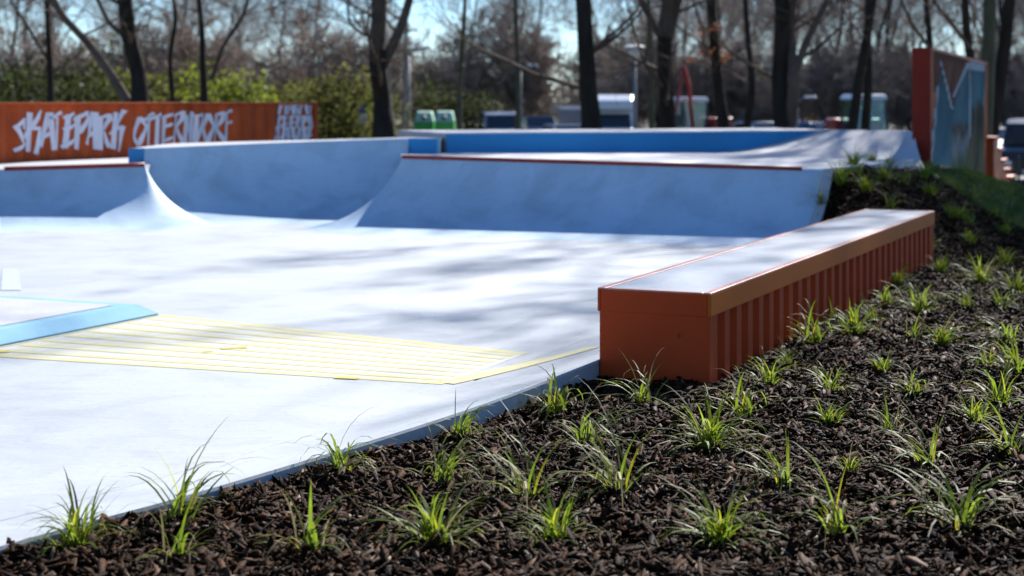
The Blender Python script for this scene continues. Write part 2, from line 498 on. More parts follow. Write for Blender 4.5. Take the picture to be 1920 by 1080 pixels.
# ------------------------------------------------------------------ manual pad with light blue border
pad = empty('manual_pad', (-2.15, 9.72, 0))
def padp(a, b, z): return (-UX*a - VX*b, -UY*a - VY*b, z)
mb = MB()
L1, L2, hz, ch = 5.2, 4.2, 0.072, 0.085
mb.quad(padp(ch+0.10, ch+0.10, hz+0.003), padp(ch+0.10, L2, hz+0.003), padp(L1, L2, hz+0.003), padp(L1, ch+0.10, hz+0.003))
mb.build('top_slab', M['deck'], pad)
mb = MB()
def padband(off0, z0, off1, z1):
    mb.grid([[padp(off0, L2, z0), padp(off0, off0, z0), padp(L1, off0, z0)], [padp(off1, L2, z1), padp(off1, off1, z1), padp(L1, off1, z1)]])
padband(0, -0.05, 0, 0.012); padband(0, 0.012, ch, hz); padband(ch, hz, ch+0.11, hz)
mb.build('painted_border', M['lightblue'], pad)
tag(pad, 'low concrete manual pad with sloping light blue painted border', 'manual pad')

# ------------------------------------------------------------------ ramps
def profile(h, Rr, n=14, lip=0.0):
    """list of (distance from coping, height)"""
    run = math.sqrt(Rr*Rr - (Rr-h)**2)
    th = math.acos((Rr-h)/Rr)
    out = []
    for i in range(n+1):
        a = th * (1 - i/n)
        out.append((run - Rr*math.sin(a), Rr - Rr*math.cos(a)))
    return out

def ring_ramp(track, Rr, extra=0.0):
    """track: list of (x, y, h, nx, ny); surface sweeps out from each point along its normal"""
    rows = []
    for x, y, h, nx, ny, *rr in track:
        pr = profile(h, rr[0] if rr else Rr)
        row = [(x + nx*d, y + ny*d, z + 0.002) for d, z in pr]
        lx, ly, lz = row[-1]
        row.append((lx + nx*0.08, ly + ny*0.08, -0.012))
        rows.append(row)
    mb = MB(); mb.grid(rows); return mb

def az(a): return math.sin(R(a)), math.cos(R(a))
# --- right quarter pipe with hip at its far end
C2 = (-1.164, 17.05); E2 = (2.985, 15.36)
tr = []
for k in range(5):
    t = 1.6 * (1 - k/5); n = az(294)
    tr.append((C2[0] + UX*t, C2[1] + UY*t, 0.703, *n, 0.72))
for k in range(13):
    n = az(294 - 90*k/12); tr.append((*C2, 0.703, *n, 0.72 + 0.83*sstep(0, 12, k)))
for k in range(1, 25):
    t = k/24; n = az(204)
    tr.append((C2[0]+(E2[0]-C2[0])*t, C2[1]+(E2[1]-C2[1])*t, 0.703 - 0.062*t, *n))
quarter = empty('quarter_pipe', (1.0, 16.2, 0))
def local(o_parent, o):       # keep world coordinates under a moved parent
    o.matrix_parent_inverse = o_parent.matrix_basis.inverted() if hasattr(o_parent, 'matrix_basis') else Matrix()
def child(mbx, name, m, parent, **kw):
    o = mbx.build(name, m, parent, **kw)
    o.matrix_parent_inverse = Matrix.Translation(parent.location).inverted() if parent.parent is None else Matrix()
    return o
def dz(x, y):                 # right-hand deck height
    s, w = sw(x, y)
    return 0.703 - 0.062 * max(0, min(1, (w + 5.35) / 4.45)) 
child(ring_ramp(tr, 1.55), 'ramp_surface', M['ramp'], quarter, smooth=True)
deckpoly = [C2, E2, (3.25, 15.9), (3.75, 16.7), (4.55, 18.0), (4.5, 19.0), (2.6, 19.55), (2.02, 19.62), (-0.74, 18.62), (-1.3, 18.55)]
mb = MB(); mb.prism(deckpoly, -0.2, dz)
child(mb, 'deck', M['deck'], quarter)
mb = MB()
cop = [(C2[0]+(E2[0]-C2[0])*t, C2[1]+(E2[1]-C2[1])*t, 0.703-0.062*t + 0.004) for t in np.linspace(0.0, 0.955, 14)]
mb.tube(cop, 0.023, 8); child(mb, 'coping', M['coping'], quarter, smooth=True)
# pale kerb along the side of the ramp
mb = MB(); rows = [[], [], [], []]
for d, z in profile(0.641, 1.55):
    n = az(204); bx, by = E2[0]+n[0]*d, E2[1]+n[1]*d
    for r, (o_, dz_) in enumerate(((0.0, -0.3), (0.0, 0.012), (0.10, 0.012), (0.10, -0.3))):
        rows[r].append((bx + VX*o_, by + VY*o_, z + dz_))
mb.grid(rows); child(mb, 'side_kerb', M['deck'], quarter)
tag(quarter, 'broad pale concrete quarter pipe with red coping, its end at the mulch mound', 'quarter pipe', 'quarter pipes of the skatepark')

# --- left quarter pipe with hip
C1 = (-3.96, 17.25); L0 = (-5.47, 17.12)
quarter2 = empty('quarter_pipe', (-5.0, 17.1, 0))
dirn = 174
tr = []
ext = 5.0
lx, ly = L0[0]-C1[0], L0[1]-C1[1]; ll = math.hypot(lx, ly); lx /= ll; ly /= ll
for k in range(21):
    t = (ll + 0.0) * (1 - k/20); n = az(178 - 18*(k/20)**2)
    tr.append((C1[0]+lx*t, C1[1]+ly*t, 0.61 - 0.04*t/ll, *n))
for k in range(1, 15):
    n = az(160 - 82*k/14); tr.append((*C1, 0.61, *n, 1.5 - 0.55*sstep(1, 13, k)))
for k in range(1, 5):
    n = az(dirn - 96); t = 1.2*k/4
    d = az(dirn - 96 - 90)
    tr.append((C1[0]+d[0]*t, C1[1]+d[1]*t, 0.61, *n, 0.95))
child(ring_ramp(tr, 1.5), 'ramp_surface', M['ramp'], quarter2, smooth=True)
# neighbour section turning toward the viewer on the far side of the corner
tr = []
for k in range(9):
    t = k/8; n = az(150 - 20*t)
    tr.append((L0[0] - 0.02 - 4.0*t, L0[1] - 0.0 - 2.6*t, 0.57, *n))
tr = [(L0[0], L0[1], 0.57, *az(dirn))] + tr
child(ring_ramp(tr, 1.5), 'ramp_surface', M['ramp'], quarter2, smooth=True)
def dz2(x, y): return 0.61 + 0.04*(max(-1.2, min(0, (x + 3.96)/1.51)))
mb = MB(); mb.prism([(L0[0]-4.0, L0[1]-2.6), L0, C1, (-3.95, 17.7), (-4.2, 18.4), (-4.4, 21.2), (-9.6, 19.5)], -0.2, dz2)
child(mb, 'deck', M['deck'], quarter2)
mb = MB(); mb.tube([(C1[0]+lx*t, C1[1]+ly*t, 0.614-0.04*t/ll) for t in np.linspace(0, ll-0.04, 8)], 0.026, 8)
child(mb, 'coping', M['coping'], quarter2, smooth=True)
tag(quarter2, 'short concrete quarter pipe in front of the lettered orange wall, ending in a sunlit hip', 'quarter pipe', 'quarter pipes of the skatepark')

# --- middle, taller bowl
mid = empty('quarter_pipe', (-2.6, 18.2, 0))
tops = []
for t in np.linspace(0, 1, 33):
    pxx = 271 + (766-271)*t; yy = 278.5 - 18.5*t + 1.0*math.sin(math.pi*t)*-1.0
    D = 17.62 + 0.62*math.sin(min(1, t*1.2)*math.pi/2) + 0.10*t
    p = px(pxx, yy, D); tops.append((p.x, p.y, p.z))
tr = []
for i, (x, y, z) in enumerate(tops):
    a = tops[max(0, i-1)]; b = tops[min(len(tops)-1, i+1)]
    n = az(180 - 8*(1 - i/32))
    tr.append((x, y, z, *n))
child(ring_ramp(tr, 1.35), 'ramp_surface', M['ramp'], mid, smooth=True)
def ztop(x, y): return float(np.interp(x, [p[0] for p in tops], [p[2] for p in tops]))
lft, rgt = tops[0], tops[-1]
poly = [(lft[0]-0.17, lft[1]+0.0)] + [(p[0], p[1]) for p in tops] + [(rgt[0]+0.36, rgt[1]+0.01), (rgt[0]+0.36, rgt[1]+1.3), (lft[0]-0.17, lft[1]+2.2)]
mb = MB(); mb.prism(poly, 0.2, ztop); child(mb, 'deck', M['deck'], mid)
mb = MB()
zb = 0.585
mb.box((lft[0]-0.085, lft[1]-0.006, (zb+lft[2])/2+0.002), (0.176, 0.02, lft[2]-zb+0.006))
child(mb, 'painted_wall', M['bluewall'], mid)
mb = MB()
mb.box((rgt[0]+0.165, rgt[1]-0.004, (0.66+rgt[2])/2+0.002), (0.33, 0.02, rgt[2]-0.66+0.006))
child(mb, 'painted_wall', M['bluewall'], mid)
mb = MB()
mb.box((rgt[0]+0.347, rgt[1]-0.004, (0.66+rgt[2])/2+0.004), (0.034, 0.03, rgt[2]-0.66+0.012))
child(mb, 'lit_corner_strip', M['lightblue'], mid)  # lighter blue paints in the sun grazing the end edge of the wall
tag(mid, 'taller hollow concrete quarter pipe with blue painted side walls between two lower ones', 'quarter pipe', 'quarter pipes of the skatepark')

# --- blue back wall with platform and bank
wall = empty('blue_wall', (2.0, 19.6, 0))
W0 = (-0.76, 18.60); W2 = (5.35, 20.80)
wx, wy = W2[0]-W0[0], W2[1]-W0[1]; wlen = math.hypot(wx, wy); wx /= wlen; wy /= wlen
nx, ny = -wy, wx
ZT = 0.93
def wp(t, off, z): return (W0[0]+wx*t+nx*off, W0[1]+wy*t+ny*off, z)
mb = MB(); mb.prism([wp(0, 0.02, 0)[:2], wp(5.45, 0.02, 0)[:2], wp(5.45, 2.1, 0)[:2], wp(0, 2.1, 0)[:2]], -0.9, ZT)
child(mb, 'platform', M['deck'], wall)
mb = MB(); mb.prism([wp(0.0, 0.0, 0)[:2], wp(5.3, 0.0, 0)[:2], wp(5.3, 0.022, 0)[:2], wp(0.0, 0.022, 0)[:2]], 0.55, ZT - 0.012)
child(mb, 'painted_face', M['bluewall'], wall)
bot = [(2.02, 19.58, 0.642), (2.45, 18.7, 0.64), (3.0, 17.9, 0.63), (3.7, 17.45, 0.60), (4.35, 17.5, 0.55), (4.62, 17.7, 0.5)]
top = [wp(5.0, 0.0, ZT+0.004), wp(5.25, -0.02, ZT+0.004), (4.42, 20.2, ZT+0.004), (4.62, 19.95, ZT+0.004), (4.74, 19.6, ZT+0.004), (4.82, 19.2, ZT+0.004)]
bot = catmull(bot, 5); top = catmull(top, 5)
rows = []
for b, t in zip(bot, top):
    row = []
    for k in range(15):
        q = k/14
        row.append((b[0]+(t[0]-b[0])*q, b[1]+(t[1]-b[1])*q, b[2]+(t[2]-b[2])*(q**2.0)*1.0 + 0.004))
    rows.append(row)
mb = MB(); mb.grid(rows); child(mb, 'bank', M['deck'], wall, smooth=True)
mb = MB(); mb.prism([(p[0], p[1]) for p in top] + [(4.86, 19.25), (5.0, 20.6)], 0.2, ZT + 0.001)
child(mb, 'corner_platform', M['deck'], wall)
tag(wall, 'long blue painted wall with pale platform top and a curved concrete bank', 'wall')

# ------------------------------------------------------------------ orange grind ledge
LL, LW, LZ = 6.02, 0.553, 0.4225
ledge = empty('grind_ledge', (OX, OY, 0), 0)
ledge.rotation_euler = (0, 0, -R(24.2))     # local y along the ledge, local x to its right
mb = MB(); mb.box((LW/2, 0.034, 0.135), (LW-0.016, 0.06, 0.55)); mb.build('end_plate', M['orange'], ledge, bevel=0.006)
mb = MB(); mb.box((LW/2, LL-0.034, 0.135), (LW-0.016, 0.06, 0.55)); mb.build('end_plate', M['orange'], ledge, bevel=0.006)
def corrugation(length, pitch=0.2, depth=0.03, start=0.0, shape=((0.0, 0.0), (0.40, 0.0), (0.50, -1.0), (0.90, -1.0))):
    """profile points (along, depth) of a trapezoid sheet"""
    pts = []
    p = start
    while p < length - 1e-6:
        for a, d in shape:
            q = p + a*pitch
            if q < length: pts.append((q, d*depth))
        p += pitch
    pts.append((length, pts[-1][1])); return pts
for sx in (1, -1):
    pr = corrugation(LL - 0.12, 0.2, 0.03)
    x0 = LW - 0.012 if sx > 0 else 0.012
    mb = MB()
    mb.grid([[(x0 + sx*d, 0.06 + a, z) for a, d in pr] for z in (-0.12, LZ-0.06)])
    mb.build('corrugated_side', M['orange'], ledge)
# lip rail: angle steel round the top
lip = 0.105
for sx in (0, 1):
    mb = MB(); mb.box((0.008 + sx*(LW-0.016), LL/2, LZ - lip/2), (0.016, LL, lip)); mb.build('lip_rail', M['orange_lip'] if sx else M['orange'], ledge, bevel=0.004)
for k in (0, 1):
    mb = MB(); mb.box((LW/2, 0.0095 + k*(LL-0.019), LZ - lip/2 - 0.0006), (LW-0.033, 0.017, lip)); mb.build('lip_rail', M['orange'], ledge, bevel=0.004)
for sx in (0, 1):
    mb = MB(); mb.box((0.0195 + sx*(LW-0.039), LL/2, LZ + 0.0005), (0.038, LL-0.004, 0.009)); mb.build('edge_strip', M['edge_steel'], ledge, bevel=0.003)
for k in (0, 1):
    mb = MB(); mb.box((LW/2, 0.015 + k*(LL-0.030), LZ + 0.0002), (LW-0.080, 0.028, 0.009)); mb.build('edge_strip', M['edge_steel'], ledge, bevel=0.003)
mb = MB(); mb.box((LW/2, LL/2, LZ - 0.045), (LW-0.079, LL-0.060, 0.092)); mb.build('concrete_top', M['ledge_top'], ledge)
mb = MB(); mb.box((0.40, -0.0012, 0.225), (0.004, 0.004, 0.02)); mb.build('slot', M['machine_grey'], ledge)
tag(ledge, 'long orange steel ledge with pale concrete top and corrugated side standing in bark mulch', 'grind ledge')

# ------------------------------------------------------------------ lettered orange wall
SA = math.atan2(0.53, 0.85)
SUx, SUy = math.sin(SA), math.cos(SA)
SO = (-5.88, 18.40)
SNx, SNy = SUy, -SUx                     # faces the park
SZ0, SZ1 = 0.50, 1.288
signwall = empty('lettered_wall', (SO[0], SO[1], SZ0))
def sp(t, d, z): return (SO[0] + SUx*t + SNx*d, SO[1] + SUy*t + SNy*d, z)
T0_, T1_ = -7.0, 5.70
sprof = corrugation(T1_ - T0_, 0.25, 0.038, shape=((0.0, 0.0), (0.30, 0.0), (0.50, -1.0), (0.80, -1.0)))
sprof = [(T0_ + a, d) for a, d in sprof]
mb = MB(); mb.grid([[sp(t, d, z) for t, d in sprof] for z in (SZ0 - 0.2, SZ1 - 0.03)])
child(mb, 'corrugated_sheet', M['rust'], signwall)
mb = MB(); mb.grid([[sp(t, -0.14, z) for t in (T0_, T1_)] for z in (SZ0 - 0.2, SZ1 - 0.03)])
child(mb, 'back_sheet', M['rust'], signwall)
mb = MB(); p0 = sp((T0_+T1_)/2, -0.06, SZ1 - 0.015)
mb.box(p0, (T1_-T0_+0.06, 0.17, 0.03), math.pi/2 - SA); child(mb, 'top_rail', M['rust'], signwall, bevel=0.004)
mb = MB(); mb.box(sp(T1_+0.02, -0.06, (SZ0-0.3+SZ1-0.032)/2), (0.05, 0.165, SZ1-SZ0+0.268), math.pi/2 - SA); child(mb, 'end_post', M['rust'], signwall)
sd_t = np.array([a for a, d in sprof]); sd_d = np.array([d for a, d in sprof])
def wall_uv(x, y):
    """photo pixel -> (t, z) on the wall plane"""
    k = (x - 960)/F
    # SO.x + SUx t = k (SO.y + SUy t)
    t = (k*SO[1] - SO[0]) / (SUx - k*SUy)
    D = SO[1] + SUy*t
    return t, CAM_H - (y - HZ)/F*D
def clip(poly, axis_lo, axis_hi):
    def half(P, c, sgn):
        out = []
        for i in range(len(P)):
            a, b = P[i], P[(i+1) % len(P)]
            ia, ib = sgn*(a[0]-c) >= 0, sgn*(b[0]-c) >= 0
            if ia: out.append(a)
            if ia != ib:
                q = (c - a[0])/(b[0]-a[0]); out.append((c, a[1]+(b[1]-a[1])*q))
        return out
    P = half(poly, axis_lo, 1)
    return half(P, axis_hi, -1) if P else P
def paint_poly(mb, poly, lift):
    lo = min(p[0] for p in poly); hi = max(p[0] for p in poly)
    i0 = max(0, int(np.searchsorted(sd_t, lo)) - 1)
    for i in range(i0, len(sd_t)-1):
        if sd_t[i] >= hi: break
        if sd_t[i+1] - sd_t[i] < 1e-6: continue
        P = clip(poly, sd_t[i], sd_t[i+1])
        if len(P) >= 3:
            mb.poly([sp(t, float(np.interp(t, sd_t, sd_d)) + lift, z) for t, z in P])
def stroke(mb, pts, wd, lift, jag):
    """brush stroke through photo pixels; slanted cut ends"""
    for i in range(len(pts)-1):
        (x0, y0), (x1, y1) = pts[i], pts[i+1]
        dx, dy = x1-x0, y1-y0; l = math.hypot(dx, dy); ux, uy = dx/l, dy/l
        e = wd*0.30
        w = wd/2
        P = [(x0-ux*e-uy*w, y0-uy*e+ux*w*0.5), (x1+ux*e*jag-uy*w*0.9, y1+uy*e*jag+ux*w*0.9), (x1+ux*e+uy*w*0.9, y1+uy*e-ux*w*0.6), (x0-ux*e*jag+uy*w, y0-uy*e*jag-ux*w)]
        paint_poly(mb, [wall_uv(*p) for p in P], lift + 0.0015*i)
G = lambda pts, ox=0: [((p[0]+ox)/6.0, 170 + p[1]/6.0) for p in pts]
LET = [
 ('S', [[(282,425),(285,315),(190,410),(285,605),(178,672)]]),
 ('K', [[(350,255),(335,675)], [(470,222),(295,525)], [(385,430),(452,420),(400,705)]]),
 ('A', [[(560,260),(480,625)], [(572,260),(600,655)], [(490,540),(600,455)]]),
 ('T', [[(655,300),(645,655)], [(570,315),(705,245)]]),
 ('E', [[(772,280),(742,635)], [(738,308),(845,252)], [(735,440),(870,375)], [(715,635),(850,545)]]),
 ('P', [[(892,300),(880,650)], [(855,330),(978,245),(998,300),(905,465)]]),
 ('A', [[(1062,250),(985,600)], [(1080,250),(1090,650)], [(990,530),(1100,445)]]),
 ('R', [[(1132,300),(1130,655)], [(1125,312),(1238,275),(1245,320),(1170,440)], [(1172,470),(1238,630)]]),
 ('K', [[(1302,255),(1278,645)], [(1408,225),(1265,490)], [(1325,430),(1395,405),(1340,675)]]),
 ('O', [[(1582,305),(1520,520)], [(1520,520),(1570,612)], [(1570,612),(1640,405)], [(1640,405),(1582,305)]]),
 ('T', [[(1692,300),(1682,615)], [(1625,330),(1738,255)]]),
 ('T', [[(1776,305),(1766,615)], [(1705,330),(1815,260)]]),
 ('E', [[(1872,295),(1852,595)], [(1835,318),(1938,262)], [(1842,430),(1928,372)], [(1815,605),(1928,525)]]),
 ('R', [[(1990,280),(1962,595)], [(1965,290),(2068,240),(2060,305),(1992,425)], [(2002,432),(2068,595)]]),
 ('N', [[(2092,285),(2082,590)], [(2096,285),(2150,570)], [(2176,245),(2152,575)]]),
 ('D', [[(2222,285),(2198,595)], [(2205,292),(2288,262),(2280,350),(2202,582)]]),
 ('O', [[(2350,268),(2302,430)], [(2302,430),(2340,582)], [(2340,582),(2398,402)], [(2398,402),(2350,268)]]),
 ('R', [[(2450,280),(2422,575)], [(2425,290),(2518,245),(2510,312),(2452,420)], [(2452,432),(2518,562)]]),
 ('F', [[(2560,288),(2542,565)], [(2505,280),(2618,222)], [(2556,382),(2618,345)]]),
]
for li, (ch, sts) in enumerate(LET):
    mb = MB()
    k = 0
    for s_ in sts:
        stroke(mb, G(s_), 8.8 if li < 9 else 6.9, 0.004 + 0.0022*k, 0.2 + 0.6*rng.random()); k += len(s_) * 0.8
    o = child(mb, 'painted_letter', M['lilac'], signwall)
    o['label'] = 'pale lilac spray painted letter ' + ch
# dense block of small white scrawl at the wall's end
r2 = random.Random(3)
mb = MB(); lay = 0
for row, (y0, y1, xa, xb, n) in enumerate(((160, 262, 3140, 3520, 8), (285, 400, 3130, 3540, 9), (410, 555, 3090, 3525, 11))):
    for i in range(n):
        xc = xa + (xb-xa)*(i+0.5)/n
        k = r2.choice((0, 1, 2))
        a = r2.uniform(-10, 18)
        stroke(mb, G([(xc+a, y0), (xc-a, y1)]), 4.6, 0.004+0.0012*(lay % 9), 0.5); lay += 1
        if k: stroke(mb, G([(xc+a-20, y0+r2.uniform(0, 40)), (xc+30, y0+r2.uniform(-10, 20))]), 4.0, 0.004+0.0012*(lay % 9), 0.5); lay += 1
        if k == 2: stroke(mb, G([(xc-22, y1-r2.uniform(10, 60)), (xc+24, y1-r2.uniform(20, 80))]), 4.0, 0.004+0.0012*(lay % 9), 0.5); lay += 1
o = child(mb, 'painted_scrawl', M['lilac'], signwall); o['label'] = 'dense block of small pale spray painted scrawl'
tag(signwall, 'long rust orange corrugated wall spray painted with the park name in pale letters', 'wall')

# ------------------------------------------------------------------ mural board on the right
PA = R(21.2)
PUx, PUy = math.sin(PA), math.cos(PA)
PNx, PNy = PUy, -PUx
PO = ((1745-960)/F*19.0, 19.0)
PZ1 = CAM_H + 101/F*19.0
board = empty('mural_board', (PO[0], PO[1], 0.4))
def bp_(t, d, z): return (PO[0]+PUx*t+PNx*d, PO[1]+PUy*t+PNy*d, z)
PL = 7.95
mb = MB(); c = bp_(0.03, -0.105, (PZ1-0.5)/2); mb.box((c[0], c[1], (0.3+PZ1)/2), (0.06, 0.215, PZ1-0.3), math.pi*0 - PA*0 - R(21.2)+0)
mb.v = []; mb.f = []
mb.prism([bp_(0, 0, 0)[:2], bp_(0.09, 0, 0)[:2], bp_(0.09, -0.215, 0)[:2], bp_(0, -0.215, 0)[:2]][::-1], 0.2, PZ1)
child(mb, 'end_plate', M['red'], board, bevel=0.006)
mprof = [(0.09 + a, d) for a, d in corrugation(PL-0.09, 0.22, 0.022)]
mb = MB(); mb.grid([[bp_(t, d-0.008, z) for t, d in mprof] for z in (-0.6, PZ1-0.03)]); child(mb, 'corrugated_sheet', M['rust'], board)
mb = MB(); mb.grid([[bp_(t, -0.20, z) for t in (0.09, PL)] for z in (-0.6, PZ1-0.03)]); child(mb, 'back_sheet', M['rust'], board)
mb = MB(); mb.prism([bp_(0.09, 0.006, 0)[:2], bp_(PL, 0.006, 0)[:2], bp_(PL, -0.215, 0)[:2], bp_(0.09, -0.215, 0)[:2]][::-1], PZ1-0.03, PZ1); child(mb, 'top_rail', M['rust'], board)
mb = MB(); mb.prism([bp_(PL-0.05, 0.004, 0)[:2], bp_(PL+0.01, 0.004, 0)[:2], bp_(PL+0.01, -0.214, 0)[:2], bp_(PL-0.05, -0.214, 0)[:2]][::-1], -0.6, PZ1-0.031); child(mb, 'end_post', M['rust'], board)
def board_uv(x, y):
    k = (x-960)/F
    t = (k*PO[1]-PO[0])/(PUx-k*PUy)
    return t, CAM_H-(y-HZ)/F*(PO[1]+PUy*t)
mt = np.array([a for a, d in mprof]); md = np.array([d-0.008 for a, d in mprof])
def mural(pts, m, name, lift, raw=False):
    poly = [board_uv(*p) for p in pts]
    mb = MB()
    lo = min(p[0] for p in poly); hi = max(p[0] for p in poly)
    for i in range(len(mt)-1):
        if mt[i] >= hi or mt[i+1] <= lo or mt[i+1]-mt[i] < 1e-6: continue
        P = clip(poly, mt[i], mt[i+1])
        if len(P) >= 3: mb.poly([bp_(t, float(np.interp(t, mt, md))+lift, z) for t, z in P])
    return child(mb, name, m, board)
def gradmat(name, stops, z0, z1):
    m = bpy.data.materials.new(name); m.use_nodes = True
    N = m.node_tree.nodes; L = m.node_tree.links
    b = N['Principled BSDF']; b.inputs['Roughness'].default_value = 0.7; b.inputs['Specular IOR Level'].default_value = 0.1
    tc = N.new('ShaderNodeTexCoord'); sx = N.new('ShaderNodeSeparateXYZ'); L.new(tc.outputs['Object'], sx.inputs[0])
    no = N.new('ShaderNodeTexNoise'); no.inputs['Scale'].default_value = 2.0; no.inputs['Detail'].default_value = 5; L.new(tc.outputs['Object'], no.inputs['Vector'])
    mr = N.new('ShaderNodeMapRange'); mr.inputs['From Min'].default_value = z0; mr.inputs['From Max'].default_value = z1; L.new(sx.outputs[2], mr.inputs['Value'])
    ad = N.new('ShaderNodeMath'); ad.operation = 'MULTIPLY_ADD'; ad.inputs[1].default_value = 0.35; L.new(no.outputs['Fac'], ad.inputs[0]); L.new(mr.outputs[0], ad.inputs[2])
    su = N.new('ShaderNodeMath'); su.operation = 'SUBTRACT'; su.inputs[1].default_value = 0.17; L.new(ad.outputs[0], su.inputs[0])
    r = N.new('ShaderNodeValToRGB'); L.new(su.outputs[0], r.inputs[0])
    while len(r.color_ramp.elements) < len(stops): r.color_ramp.elements.new(0.5)
    for e, (p, c) in zip(r.color_ramp.elements, stops): e.position = p; e.color = (*c, 1)
    L.new(r.outputs[0], b.inputs['Base Color']); return m
teal = gradmat('mural_teal', [(0.0, (0.12, 0.23, 0.28)), (0.5, (0.035, 0.13, 0.17)), (1.0, (0.015, 0.075, 0.105))], 0.2, 1.7)
scene1 = gradmat('mural_scene', [(0.0, (0.05, 0.09, 0.02)), (0.25, (0.10, 0.13, 0.06)), (0.38, (0.22, 0.24, 0.26)), (0.52, (0.06, 0.045, 0.035)), (0.6, (0.05, 0.15, 0.19)), (1.0, (0.025, 0.11, 0.15))], 0.0, 1.75)
scene2 = gradmat('mural_scene_dark', [(0.0, (0.09, 0.11, 0.05)), (0.35, (0.10, 0.09, 0.05)), (0.55, (0.035, 0.03, 0.022)), (0.68, (0.04, 0.05, 0.04)), (0.74, (0.05, 0.16, 0.20)), (1.0, (0.03, 0.12, 0.17))], -0.1, 1.8)
white = mat('mural_white', (0.40, 0.42, 0.46), 0.7, 0.06, 4.0, spec=0.1)
brown = mat('mural_brown_stripes', (0.14, 0.045, 0.028), 0.7, 0.4, 6.0, stretch=(6, 6, 0.3), spec=0.1)
mural([(1752, 90), (1815, 107), (1815, 190), (1786, 215), (1765, 180), (1752, 170)], brown, 'mural_field', 0.003)
mural([(1765, 128), (1787, 212), (1784, 330), (1745, 316), (1758, 200)], teal, 'mural_field', 0.0045)
mural([(1815, 120), (1787, 205), (1785, 330), (1818, 345), (1820, 130)], scene1, 'mural_field', 0.006)
mural([(1822, 112), (1848, 120), (1846, 352), (1818, 342)], scene2, 'mural_field', 0.0045)
def mline(a, b, wa, wb, lift):
    mural([(a[0]-wa/2, a[1]), (a[0]+wa/2, a[1]), (b[0]+wb/2, b[1]), (b[0]-wb/2, b[1])], white, 'mural_line', lift)
mline((1764, 112), (1786, 205), 2.0, 4.0, 0.009)
mline((1816, 118), (1788, 182), 5.0, 4.0, 0.0105)
mline((1760, 160), (1747, 300), 3.0, 4.0, 0.009)
mline((1817, 118), (1820, 260), 2.5, 2.5, 0.012)
mural([(1821, 110), (1847, 117), (1847, 134), (1821, 131)], white, 'mural_line', 0.0085)
tag(board, 'tall red ended board with a teal and white mural on its corrugated side', 'mural board')
# stepped low orange wall continuing behind the board
step = empty('stepped_wall', bp_(8.2, -0.1, -0.2))
tops_ = [0.66, 0.44, 0.22, 0.02, -0.16]
for i, zt in enumerate(tops_):
    t0 = 7.99 + i*0.95
    mb = MB(); mb.prism([bp_(t0, 0.10-0.02*i, 0)[:2], bp_(t0+0.94, 0.10-0.02*i, 0)[:2], bp_(t0+0.94, -0.12, 0)[:2], bp_(t0, -0.12, 0)[:2]][::-1], -1.2, zt)
    child(mb, 'wall_panel', M['rust'], step, bevel=0.01)
    mb = MB(); mb.prism([bp_(t0-0.005, 0.13, 0)[:2], bp_(t0+0.92, 0.13, 0)[:2], bp_(t0+0.92, -0.15, 0)[:2], bp_(t0-0.005, -0.15, 0)[:2]][::-1], zt+0.002, zt+0.05)
    child(mb, 'wall_cap', M['rust'], step)
tag(step, 'low orange retaining wall stepping down behind the mural board', 'wall')

